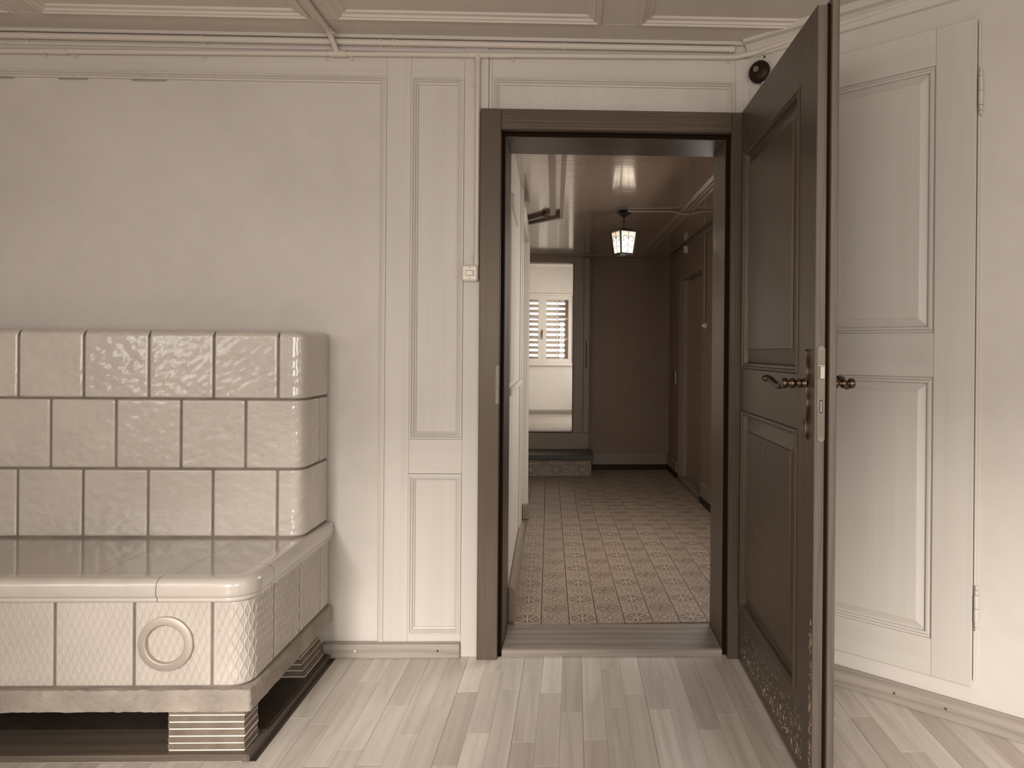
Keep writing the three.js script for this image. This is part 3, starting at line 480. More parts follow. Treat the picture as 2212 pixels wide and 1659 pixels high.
{
  const st = thing('tiled_stove', 'cream glazed tiled stove with a bench, standing on clay feet in the left corner', 'stove');
  // backrest
  const BK = planPath(0.236, -0.909, 0.036), rowY = [0.505, 0.7345, 0.9695, 1.2], gap = 0.0028;
  const lump = (seed) => (s, y, ds, dy) => { const a = vnoise(s * 55 + 300, y * 80, 9999, 9999, seed) - 0.5, b = vnoise(s * 120 + 300, y * 170, 9999, 9999, seed + 1) - 0.5; return (0.0034 * a + 0.0013 * b) * (0.4 + 0.55 * Math.max(0, 1 - dy / 0.2)); };
  const tileRow = (seams, r, top) => { for (let i = 0; i + 1 < seams.length; i++) part(st, 'glazed_tile', pathTile(BK, seams[i] + gap, seams[i + 1] - gap, rowY[r] + gap, rowY[r + 1] - (top ? 0 : gap), { proud: 0.005, round: 0.008, topRound: top ? 0.022 : 0, n: 130, m: 130, rel: lump(401 + r * 20 + i) }), M.glaze); };
  const endS = BK.sSide(0.004);
  const xsA = []; for (let x = -0.992; x > SL; x -= 0.2145) xsA.unshift(BK.sx(x)); xsA.unshift(0);
  const xsB = []; for (let x = -1.099; x > SL; x -= 0.2145) xsB.unshift(BK.sx(x)); xsB.unshift(0);
  tileRow([...xsA, endS], 0); tileRow([...xsB, BK.sSide(0.085), endS], 1); tileRow([...xsA, endS], 2, true);
  const sleeve = (p, s0, s1, y0, y1, off, nu = 160) => gridSurf(nu, 1, (i, j) => { const s = s0 + (s1 - s0) * i, [x, z, nx, nz] = p.at(s); return [x + nx * off, y0 + (y1 - y0) * j, z + nz * off]; }, (i, j) => [s0 + (s1 - s0) * i, y0 + (y1 - y0) * j]);
  part(st, 'backrest_core', merge([sleeve(BK, 0, endS, 0.5, 1.176, 0.0012), box(SL, -0.93, 1.17, 1.195, 0.004, 0.22)]), M.grout);
  part(st, 'backrest_cover', bev(SL + 0.002, -0.924, 1.17, 1.1975, 0.004, 0.222, 0.004, 'x'), M.glazeFlat);
  // bench body
  const BN = planPath(0.655, -0.901, 0.05), tY0 = 0.197, tY1 = 0.438, endN = BN.sSide(0.006);
  part(st, 'bench_core', sleeve(BN, 0, endN, 0.19, 0.47, 0.0015), M.grout);
  const wave = (s, y) => { const p = 0.0103, A = 0.0036, lam = 0.049; let h = 0; const k0 = Math.floor(s / p); for (let k = k0 - 1; k <= k0 + 2; k++) { const xc = k * p + A * (k % 2 ? 1 : -1) * Math.sin(2 * Math.PI * y / lam), d = (s - xc) / 0.0012; h = Math.max(h, Math.exp(-d * d)); } return 0.0024 * h; };
  const fs = [BN.sx(-0.998)]; for (let x = -1.212; x > SL; x -= 0.2165) fs.unshift(BN.sx(x)); fs.unshift(0);
  const bs = [...fs, BN.sSide(0.487), BN.sSide(0.284), BN.sSide(0.09), endN];
  let ringTile = null;
  for (let i = 0; i + 1 < bs.length; i++) {
    if (bs[i + 1] < BN.sx(-1.75)) { part(st, 'relief_tile', pathTile(BN, bs[i] + gap, bs[i + 1] - gap, tY0 + gap, tY1 - gap, { proud: 0.004, round: 0.005, n: 120, m: 60 }), M.relief); continue; }
    const m = part(st, 'relief_tile', pathTile(BN, bs[i] + gap, bs[i + 1] - gap, tY0 + gap, tY1 - gap, { proud: 0.004, round: 0.005, n: 1300, m: 190, rel: wave }), M.relief);
    if (Math.abs((bs[i] + bs[i + 1]) / 2 - BN.sx(-1.105)) < 0.05) ringTile = m;
  }
  // cleaning-hole ring on one front tile
  const rg = lathe([[0.0515, 0.0005], [0.0525, 0.0085], [0.056, 0.0115], [0.0745, 0.0085], [0.0755, 0.006], [0.0755, 0.0005]], 64); rg.rotateX(Math.PI / 2); rg.translate(-1.122, 0.3195, 0.6595);
  part(ringTile, 'ring', rg, M.ring, 'plain metal ring round the cleaning hole');
  // coping round the bench top
  const LP = planPath(0.665, -0.897, 0.062), lp = [[-0.034, TOPY - 0.0006], [-0.012, TOPY + 0.0004], [0.0, TOPY - 0.001], [0.009, TOPY - 0.006], [0.0150, TOPY - 0.014], [0.0170, TOPY - 0.024], [0.0165, TOPY - 0.040], [0.0145, TOPY - 0.049], [0.009, TOPY - 0.053], [0.010, TOPY - 0.056], [0.010, TOPY - 0.0625], [0.006, TOPY - 0.066], [-0.006, TOPY - 0.067]];
  const cope = (s0, s1) => { const n = Math.max(4, Math.round((s1 - s0) * 110)); const fine = []; for (let i = 0; i + 1 < lp.length; i++) { fine.push(lp[i]); fine.push([(lp[i][0] + lp[i + 1][0]) / 2, (lp[i][1] + lp[i + 1][1]) / 2]); } fine.push(lp.at(-1)); return gridSurf(n, fine.length - 1, (i, j) => { const s = s0 + (s1 - s0) * i, q = fine[fine.length - 1 - Math.round(j * (fine.length - 1))], [x, z, nx, nz] = LP.at(s); const lum = 0.0005 * (vnoise(s * 60 + 40, q[1] * 90, 9999, 9999, 601) - 0.5); return [x + nx * (q[0] + lum), q[1] + lum, z + nz * (q[0] + lum)]; }, (i, j) => [s0 + (s1 - s0) * i, j * 0.15]); };
  const cs = [0, LP.sx(-2.02), LP.sx(-1.58), LP.sx(-1.14), LP.sSide(0.533), LP.sSide(0.012)];
  for (let i = 0; i + 1 < cs.length; i++) part(st, 'coping_tile', cope(cs[i] + 0.0008, cs[i + 1] - 0.0008), M.relief);
  part(st, 'coping_end', box(-0.93, -0.884, TOPY - 0.06, TOPY - 0.003, 0.004, 0.0125), M.relief);
  // bench-top tiles
  const xs = [-0.927]; for (let x = -1.111; x > SL; x -= 0.2155) xs.unshift(x); xs.unshift(SL + 0.003);
  for (const [z0, z1] of [[0.232, 0.4405], [0.4412, 0.636]]) for (let i = 0; i + 1 < xs.length; i++) part(st, 'bench_tile', bev(xs[i] + 0.0004, xs[i + 1] - 0.0004, TOPY - 0.02, TOPY + rr(-0.0004, 0.0004), z0, z1, 0.0008, 'x'), M.glazeFlat);
  part(st, 'bench_bed', box(SL, -0.925, 0.45, TOPY - 0.005, 0.01, 0.634), M.grout);
  // cement plinth slab: rough top edge
  const pl = []; const PN = planPath(0.675, -0.884, 0.006);
  const rough = (s, y, a, sd) => a * (vnoise(s * 70 + 10, y * 90 + 5, 9999, 9999, sd) - 0.5);
  pl.push(gridSurf(260, 10, (i, j) => { const s = PN.sSide(0.004) * i, y = 0.1365 + 0.0585 * j, [x, z, nx, nz] = PN.at(s), e = Math.max(0, (j - 0.85) / 0.15), o = rough(s, y, 0.003, 701) - 0.004 * e * e; return [x + nx * o, y + (j === 0 ? rough(s, 9, 0.002, 703) : j === 1 ? rough(s, 3, 0.004, 705) : 0), z + nz * o]; }, (i, j) => [PN.sSide(0) * i, 0.06 * j]));
  pl.push(gridSurf(260, 2, (i, j) => { const s = PN.sSide(0.004) * i, [x, z, nx, nz] = PN.at(s), o = -0.003 - j * 0.03 + rough(s, 0.195, 0.003, 701) * (1 - j); return [x + nx * o, 0.195 + rough(s, 3, 0.004, 705) * (1 - j) + 0.001 * j, z + nz * o]; }));
  pl.push(box(SL, -0.886, 0.1362, 0.1372, 0.004, 0.672));
  part(st, 'plinth', merge(pl), M.cement, 'rough cement slab under the tiles');
  // clay feet: thin tiles bedded in white mortar
  const foot = (x0, x1, z0, z1, slip, mortar) => {
    const f = new THREE.Group(); f.name = 'foot'; st.add(f);
    const n = 6, y0 = 0.0195, H = (0.1365 - y0) / n;
    for (let i = 0; i < n; i++) {
      const y = y0 + i * H, o = slip * (n - 1 - i) / n + rr(-0.001, 0.001);
      part(f, 'mortar_bed', bev(x0 + 0.001 + o * 0.3, x1 + o + rr(-0.0015, 0.001), y, y + 0.0046, z0, z1 - 0.0008 + o * 0.4, 0.0015, 'x'), mortar);
      part(f, 'clay_tile', bev(x0 + rr(-0.001, 0.001), x1 + o, y + 0.0044, y + H, z0, z1 + o * 0.4 + rr(-0.0006, 0.0006), 0.001, 'x'), M.clay);
    }
  };
  foot(-1.116, -0.9065, 0.572, 0.66, 0, M.mortar); foot(-1.1, -0.935, 0.03, 0.2, 0.035, M.mortar); foot(-2.15, -1.94, 0.572, 0.66, 0, M.mortar); foot(-2.15, -1.97, 0.03, 0.2, 0.02, M.mortar);
}
{
  const h = thing('hearth_plate', 'low dark tiled hearth plate lying under the stove', 'hearth');
  part(h, 'bed', box(SL + 0.002, -0.8905, 0.0005, 0.014, 0.004, 0.672), M.clay);
  for (let z = 0.3325, r = 0; r < 1; r++) for (let x = -0.8935, i = 0; x > SL + 0.12; x -= 0.1062, i++) part(h, 'dark_tile', bev(x - 0.105, x, 0.01, 0.0195, z, z + 0.211, 0.001, 'z'), M.slate);
  part(h, 'rear_slab', bev(SL + 0.004, -0.8935, 0.01, 0.0193, 0.006, 0.331, 0.001, 'x'), M.slate);
  part(h, 'front_board', bev(SL + 0.004, -0.8895, 0.001, 0.0195, 0.5445, 0.68, 0.0015, 'x'), M.hearth, 'dark worn front board');
  part(h, 'front_edge', bev(SL + 0.004, -0.9, 0.0008, 0.0042, 0.6795, 0.684, 0.0008, 'x'), M.cement);
  part(h, 'side_board', bev(-0.8893, -0.8835, 0.0008, 0.0193, 0.004, 0.681, 0.001, 'z'), M.hearth);
}
// ───────────────────────── corridor behind the doorway ─────────────────────────
const HF = 0.03, HC = 2.04, HX = 1.05, HE = -4.08;       // floor, ceiling, right wall, end wall (corridor axes)
const hs = (name, label, cat) => struct(name, label, cat, [0, 0, 0], TH);
const ht = (name, label, cat, x = 0, y = 0, z = 0, ex) => { const p = hallPoint(x, y, z); return thing(name, label, cat, [p.x, p.y, p.z], TH, ex); };
// printed tile motifs: flower / foliage / dots / ring
const motif = kind => {
  const c = document.createElement('canvas'); c.width = c.height = 256; const x = c.getContext('2d'), R = mulberry(900 + kind);
  const D = a => `rgba(74,54,40,${a})`, L = a => `rgba(190,172,152,${a})`;
  x.fillStyle = 'rgb(158,139,121)'; x.fillRect(0, 0, 256, 256);
  for (let i = 0; i < 1300; i++) { x.strokeStyle = R() < 0.55 ? D(0.25 + 0.4 * R()) : L(0.2 + 0.4 * R()); x.lineWidth = 1.5 + 2.5 * R(); const px = R() * 256, py = R() * 256, a = R() * 7, l = 4 + 9 * R(); x.beginPath(); x.arc(px, py, l, a, a + 1 + 2 * R()); x.stroke(); }
  x.lineCap = 'round';
  const circle = (cx, cy, r, w, st) => { x.strokeStyle = st; x.lineWidth = w; x.beginPath(); x.arc(cx, cy, r, 0, 7); x.stroke(); };
  const disc = (cx, cy, r, st) => { x.fillStyle = st; x.beginPath(); x.arc(cx, cy, r, 0, 7); x.fill(); };
  if (kind === 0) { disc(128, 128, 98, 'rgba(120,100,84,0.85)'); for (let i = 0; i < 16; i++) { const a = i * Math.PI / 8; x.strokeStyle = i % 2 ? D(0.9) : L(0.95); x.lineWidth = i % 2 ? 9 : 11; x.beginPath(); x.moveTo(128 + 18 * Math.cos(a), 128 + 18 * Math.sin(a)); x.lineTo(128 + 84 * Math.cos(a), 128 + 84 * Math.sin(a)); x.stroke(); } circle(128, 128, 100, 7, D(0.75)); circle(128, 128, 92, 3, L(0.6)); disc(128, 128, 12, L(0.9)); }
  if (kind === 1) { for (let q = 0; q < 4; q++) for (let k = 0; k < 3; k++) { const cx = q % 2 ? 190 : 66, cy = q > 1 ? 190 : 66; circle(cx, cy, 16 + 17 * k, 6, k % 2 ? L(0.65) : D(0.6)); } disc(128, 128, 20, L(0.6)); circle(128, 128, 30, 6, D(0.6)); }
  if (kind === 2) { for (const [a, b] of [[80, 80], [176, 80], [80, 176], [176, 176]]) { disc(a, b, 25, L(0.5)); circle(a, b, 30, 7, D(0.85)); disc(a, b, 7, D(0.35)); } circle(128, 128, 20, 6, D(0.6)); }
  if (kind === 3) { disc(128, 128, 96, 'rgba(128,108,92,0.8)'); circle(128, 128, 104, 9, D(0.85)); circle(128, 128, 92, 4, L(0.7)); for (let i = 0; i < 8; i++) { const a = i * Math.PI / 4 + 0.39; x.strokeStyle = i % 2 ? L(0.8) : D(0.7); x.lineWidth = 8; x.beginPath(); x.moveTo(128, 128); x.lineTo(128 + 66 * Math.cos(a), 128 + 66 * Math.sin(a)); x.stroke(); } disc(128, 128, 22, 'rgba(120,100,84,1)'); circle(128, 128, 22, 5, D(0.8)); }
  x.strokeStyle = D(0.55); x.lineWidth = 5; x.strokeRect(0, 0, 256, 256);
  const t = new THREE.CanvasTexture(c); t.colorSpace = THREE.SRGBColorSpace; t.magFilter = THREE.LinearFilter;
  return std({ color: lin(0.92, 0.92, 0.92), map: t, roughness: 0.48, bumpMap: t, bumpScale: 0.0008 });
};
const motifs = [0, 1, 2, 3].map(motif);
const TP = 0.1146;
const tileGeo = (() => { const g = bev(0.0013, TP - 0.0013, 0, 0.006, 0.0006, TP - 0.0006, 0.0012), p = g.attributes.position, uv = new Float32Array(p.count * 2); for (let i = 0; i < p.count; i++) { uv[2 * i] = p.getX(i) / TP; uv[2 * i + 1] = 1 - p.getZ(i) / TP; } g.setAttribute('uv', new THREE.BufferAttribute(uv, 2)); return g; })();
{
  const f = hs('floor', 'corridor floor of small patterned tiles beyond the doorway', 'floor');
  part(f, 'bed', box(-0.95, 1.3, -0.2, HF - 0.0055, -4.3, -0.235), M.grout);
  const rest = [[], [], [], []]; let n = 0;
  for (let r = 0; r < 34; r++) for (let c = -4; c < 11; c++) {
    const x = -0.2285 + c * TP, z = -0.243 - (r + 1) * TP; if (z < HE - 0.02 || x > HX) continue;
    const kind = (c & 1 ? 1 : 0) + (r & 1 ? 2 : 0), k = [0, 1, 2, 3][kind];
    const d = 2.68 - z, lo = -0.03 * d - 0.24, hi = Math.min(HX, 0.225 * d);
    if (x + TP < Math.max(lo, -0.26) || x > hi || (n >= 296)) { const g = tileGeo.clone(); g.translate(x, HF - 0.006, z); rest[k].push(g); continue; }
    const m = part(f, 'patterned_tile', tileGeo, motifs[k]); m.position.set(x, HF - 0.006, z); n++;
  }
  rest.forEach((l, i) => { if (l.length) part(f, 'patterned_tiles', merge(l), motifs[i]).userData.kind = 'stuff'; });
}
{
  // right wall with a window near the doorway and a recessed door further back
  const w = hs('wall_hall_right', 'dark glossy painted right-hand wall of the corridor', 'wall');
  const a = (z0, z1, y0, y1, x0 = HX, x1 = HX + 0.25) => box(x0, x1, y0, y1, z0, z1);
  part(w, 'surface', merge([a(-0.65, 0.02, -0.1, 2.3), a(-1.75, -0.65, -0.1, 0.95), a(-1.75, -0.65, 1.85, 2.3), a(-2.64, -1.75, -0.1, 2.3), a(-3.57, -2.64, 1.79, 2.3), a(-4.4, -3.57, -0.1, 2.3), a(-3.57, -2.64, -0.1, 1.85, HX + 0.16)]), M.hallWall);
  windowUnit('window_4', 'small window in the right-hand wall of the corridor', 1.1, 0.9, hallPoint(HX + 0.14, 0.95, -1.2).toArray(), -Math.PI / 2 + TH, 2);
  const b = hs('baseboard_hall_right', 'painted skirting along the right-hand corridor wall', 'skirting');
  part(b, 'board', merge([bev(HX - 0.014, HX, HF + 0.045, 0.18, HE, -3.6, 0.003, 'z'), bev(HX - 0.014, HX, HF + 0.045, 0.18, -2.6, -0.3, 0.003, 'z')]), M.hallBase);
  part(b, 'base_strip', merge([bev(HX - 0.02, HX, HF, HF + 0.045, HE, -3.6, 0.003, 'z'), bev(HX - 0.02, HX, HF, HF + 0.045, -2.6, -0.3, 0.003, 'z')]), M.black);
  const d = hs('door_3', 'flush dark door recessed in the right-hand corridor wall', 'door');
  part(d, 'leaf', bev(HX + 0.075, HX + 0.115, 0.05, 1.765, -3.55, -2.665, 0.002), M.hallWood);
  part(d, 'reveal', merge([box(HX + 0.001, HX + 0.17, 1.77, 1.80, -3.575, -2.635), box(HX + 0.03, HX + 0.17, 0.0, 1.79, -2.66, -2.637), box(HX + 0.03, HX + 0.17, 0.0, 1.79, -3.573, -3.552), box(HX, HX + 0.17, HF, 0.055, -3.57, -2.64)]), M.hallWood);
  part(d, 'plate', bev(HX + 0.070, HX + 0.0755, 0.83, 1.0, -2.80, -2.775, 0.001), M.ring);
  const lv = merge([cyl(0.007, 0.05, 10).rotateZ(Math.PI / 2).translate(HX + 0.05, 0.965, -2.788), bev(HX + 0.024, HX + 0.036, 0.958, 0.972, -2.90, -2.783, 0.003, 'z')]); part(d, 'lever', lv, M.ring);
  const l = ht('hasp', 'thin metal bolt fitting on the corridor wall just left of the dark flush door', 'bolt', HX, 0.85, -3.72);
  part(l, 'plate', bev(-0.012, 0, 0, 0.12, -0.012, 0.012, 0.002), M.ring); part(l, 'rod', cyl(0.005, 0.13, 10).translate(-0.016, 0.06, 0), M.black); part(l, 'chain', cyl(0.0015, 0.17, 6).translate(-0.012, -0.085, 0.0), M.steel);
}
{
  // end wall with the raised doorway to the far room
  const w = hs('wall_hall_end', 'dark glossy painted wall at the far end of the corridor', 'wall');
  part(w, 'surface', merge([box(0.142, 1.3, -0.1, 2.3, HE - 0.12, HE), box(-1.8, -0.66, -0.1, 2.3, HE - 0.12, HE), box(-0.66, 0.142, 1.972, 2.3, HE - 0.12, HE), box(-0.66, 0.142, -0.1, 0.37, HE - 0.12, HE)]), M.hallWall);
  const b = hs('baseboard_hall_end', 'painted skirting with a dark foot at the end of the corridor', 'skirting');
  part(b, 'board', bev(0.32, HX - 0.014, HF + 0.045, 0.182, HE, HE + 0.014, 0.003, 'x'), M.hallBase);
  part(b, 'base_strip', bev(0.32, HX - 0.02, HF, HF + 0.045, HE, HE + 0.02, 0.003, 'x'), M.black);
  const f = hs('trim_3', 'brown-painted frame of the raised doorway at the end of the corridor', 'door frame');
  part(f, 'casing', bev(0.14, 0.232, 0.375, 2.03, HE, HE + 0.02, 0.002), M.hallWood);
  part(f, 'post', bev(0.233, 0.287, 0.375, 2.02, HE, HE + 0.035, 0.004), M.hallWood);
  part(f, 'moulding', merge([bev(0.288, 0.302, 0.21, 2.02, HE, HE + 0.018, 0.004), bev(0.304, 0.318, 0.21, 2.02, HE, HE + 0.026, 0.006)]), M.hallWood);
  part(f, 'head_casing', bev(-0.66, 0.1395, 1.97, 2.035, HE, HE + 0.02, 0.002, 'x'), M.hallWood);
  part(f, 'sill_board', bev(-0.7, 0.286, 0.222, 0.374, HE, HE + 0.025, 0.002, 'x'), M.hallWood);
  part(f, 'jamb', merge([bev(0.132, 0.145, 0.385, 1.972, HE - 0.13, HE + 0.004, 0.001), bev(-0.66, 0.13, 0.376, 0.386, HE - 0.12, HE + 0.012, 0.002, 'x')]), M.dark);
  part(f, 'slot', bev(0.253, 0.263, 0.98, 1.24, HE + 0.034, HE + 0.037, 0.001), M.black, 'dark vertical slot in the post');
  const s = ht('step', 'single step with a dark wooden tread and patterned tile riser below the far doorway', 'step');
  part(s, 'core', box(-0.7, 0.272, HF, 0.182, HE, -3.71), M.grout);
  part(s, 'tread', bev(-0.7, 0.312, 0.182, 0.222, HE + 0.001, -3.655, 0.004, 'x'), std({ color: lin(0.085, 0.058, 0.04), map: rep(tOak, 0.4, 1), roughness: 0.45 }));
  const rg = tileGeo.clone(); rg.rotateX(Math.PI / 2);
  for (let c = 0; c < 8; c++) for (let r = 0; r < 2; r++) { const g = r ? (() => { const q = bev(0.0007, TP - 0.0007, 0.0007, 0.052, 0, 0.006, 0.001), p = q.attributes.position, uv = new Float32Array(p.count * 2); for (let i = 0; i < p.count; i++) { uv[2 * i] = p.getX(i) / TP; uv[2 * i + 1] = p.getY(i) / TP; } q.setAttribute('uv', new THREE.BufferAttribute(uv, 2)); return q; })() : (() => { const q = bev(0.0007, TP - 0.0007, 0.0007, 0.098, 0, 0.006, 0.001), p = q.attributes.position, uv = new Float32Array(p.count * 2); for (let i = 0; i < p.count; i++) { uv[2 * i] = p.getX(i) / TP; uv[2 * i + 1] = p.getY(i) / TP; } q.setAttribute('uv', new THREE.BufferAttribute(uv, 2)); return q; })(); const m = part(s, 'riser_tile', g, motifs[(c & 1) + (r ? 2 : 0)]); m.position.set(0.27 - (c + 1) * TP, HF + (r ? 0.0995 : 0), -3.7095); }
  part(s, 'edge_strip', bev(0.2705, 0.292, HF, 0.182, HE + 0.022, -3.70, 0.002), M.hallWood);
}
{
  // left wall: bright panelled stretch, then a recess with a pale door frame
  const w = hs('wall_hall_left', 'pale painted left-hand wall of the corridor with a rail and a recess', 'wall');
  part(w, 'surface', merge([box(-0.55, -0.252, -0.1, 2.3, -1.33, -0.24), box(-0.62, -0.36, -0.1, 2.3, -2.09, -1.3), box(-0.62, -0.36, -0.1, 2.3, -2.32, -2.05), box(-1.0, -0.75, -0.1, 2.3, -4.2, -2.2), box(-0.8, -0.36, -0.1, 2.3, -2.32, -2.2)]), M.hallLight);
  part(w, 'corner_board', bev(-0.29, -0.236, HF, HC, -1.345, -1.315, 0.002), M.hallLight);
  part(w, 'corner_board', bev(-0.252, -0.243, HF, HC, -1.30, -1.26, 0.002), M.hallLight);
  part(w, 'rail', bev(-0.252, -0.240, 0.955, 0.985, -1.30, -0.25, 0.004, 'z'), M.hallLight);
  part(w, 'frame_board', merge([bev(-0.254, -0.245, 1.01, 1.72, -0.62, -0.25, 0.002), bev(-0.254, -0.236, 1.72, 1.78, -0.7, -0.25, 0.004, 'z')]), M.hallLight);
  part(w, 'frame_post', bev(-0.36, -0.224, HF, 1.93, -2.2, -2.09, 0.006), M.hallLight);
  part(w, 'frame_head', merge([bev(-0.36, -0.226, 1.86, 1.95, -2.09, -1.345, 0.006, 'z')]), M.hallLight);
  const b = hs('baseboard_hall_left', 'brown skirting along the left-hand corridor wall', 'skirting');
  part(b, 'board', merge([bev(-0.252, -0.222, HF, 0.175, -1.34, -0.25, 0.008, 'z'), bev(-0.262, -0.212, HF, 0.13, -2.21, -2.04, 0.008, 'z'), bev(-0.36, -0.345, HF, 0.13, -2.09, -1.34, 0.004, 'z')]), M.hallBase);
}
{
  const c = hs('ceiling', 'dark varnished shiny ceiling of the corridor', 'ceiling');
  part(c, 'boarding', box(-1.2, 1.4, HC, 2.35, HE - 0.2, -0.22, 'z'), M.hallCeil);
  const rib = (x0, x1, d) => bev(x0, x1, HC - d, HC + 0.002, HE, -0.26, 0.003, 'z');
  part(c, 'ribbed_strip', merge([rib(0.735, 0.815, 0.005), rib(0.742, 0.755, 0.014), rib(0.762, 0.775, 0.014), rib(0.795, 0.808, 0.014)]), M.hallCeil);
  part(c, 'crown', merge([bev(-0.75, HX, HC - 0.012, HC + 0.002, HE, HE + 0.07, 0.004, 'x'), bev(-0.75, 0.24, HC - 0.03, HC, HE, HE + 0.03, 0.004, 'x')]), M.hallWood);
  // trap-door: framed hatch with a skewed far edge
  const h = ht('ceiling_hatch', 'framed trap-door in the shiny corridor ceiling with a round knob', 'hatch');
  const P = (d, y) => [[-0.33 + 0, y, -0.3], [-0.02 - d, y, -0.3], [-0.005 - d, y, -2.03 + d * 1.2], [-0.33, y, -2.41 + d * 1.1]];
  const frame = (d0, d1, y0) => { const t = new Tri(), A = P(d0, y0), B = P(d1, y0), A2 = P(d0, HC), B2 = P(d1, HC); for (const [i, j] of [[1, 2], [2, 3]]) { t.quad(A[i], A[j], B[j], B[i]); t.quad(A2[i], A2[j], A[j], A[i]); t.quad(B[i], B[j], B2[j], B2[i]); } return uvm(t.geo(), 'z'); };
  part(h, 'frame', frame(0, 0.022, HC - 0.03), M.hallWood); part(h, 'inner_frame', frame(0.05, 0.085, HC - 0.02), M.hallWood);
  const kn = lathe([[0, -0.03], [0.016, -0.03], [0.026, -0.022], [0.03, -0.012], [0.026, 0], [0, 0]], 24); kn.translate(-0.115, HC, -2.0); part(h, 'knob', kn, M.dark);
  // conduit to the lamp
  const p = ht('conduit', 'painted conduit crossing the corridor ceiling to the lantern', 'pipe');
  part(p, 'pipe', tube([[0.40, HC - 0.007, -1.86], [0.5, HC - 0.008, -1.85], [0.66, HC - 0.008, -1.83], [0.70, HC - 0.012, -1.825], [0.735, HC - 0.024, -1.82], [0.78, HC - 0.026, -1.815], [0.815, HC - 0.024, -1.81], [0.85, HC - 0.012, -1.805], [0.9, HC - 0.008, -1.80], [1.04, HC - 0.008, -1.79]], 0.0072, 80, 10), M.hallWood);
  const q = ht('conduit', 'painted conduit along the top of the right-hand corridor wall', 'pipe');
  part(q, 'pipe', tube([[HX - 0.01, HC - 0.03, -1.4], [HX - 0.01, HC - 0.03, -2.4], [HX - 0.01, HC - 0.03, -3.2], [HX - 0.01, HC - 0.012, -4.05]], 0.007, 40, 8), M.hallWood);
  part(q, 'drop', tube([[HX - 0.01, HC - 0.03, -2.5], [HX - 0.01, 1.8, -2.5], [HX - 0.01, 1.36, -2.5]], 0.007, 20, 8), M.hallWood);
  const k = ht('wall_switch', 'small round pale switch at the end of the vertical corridor conduit', 'switch', HX, 1.335, -2.5);
  part(k, 'base', cyl(0.022, 0.014, 20).rotateZ(Math.PI / 2).translate(-0.007, 0, 0), M.plastic); part(k, 'knob', new THREE.SphereGeometry(0.012, 14, 10).translate(-0.018, 0, 0), M.plastic);
  const j = ht('insulator', 'small pale porcelain clamp on the conduit above the flush door', 'clamp', HX - 0.02, HC - 0.05, -3.2);
  part(j, 'body', bev(-0.016, 0.02, -0.03, 0.03, -0.02, 0.02, 0.006), M.conduit); part(j, 'screw', cyl(0.006, 0.02, 10).rotateZ(Math.PI / 2).translate(-0.016, -0.004, 0.0), M.black);
}
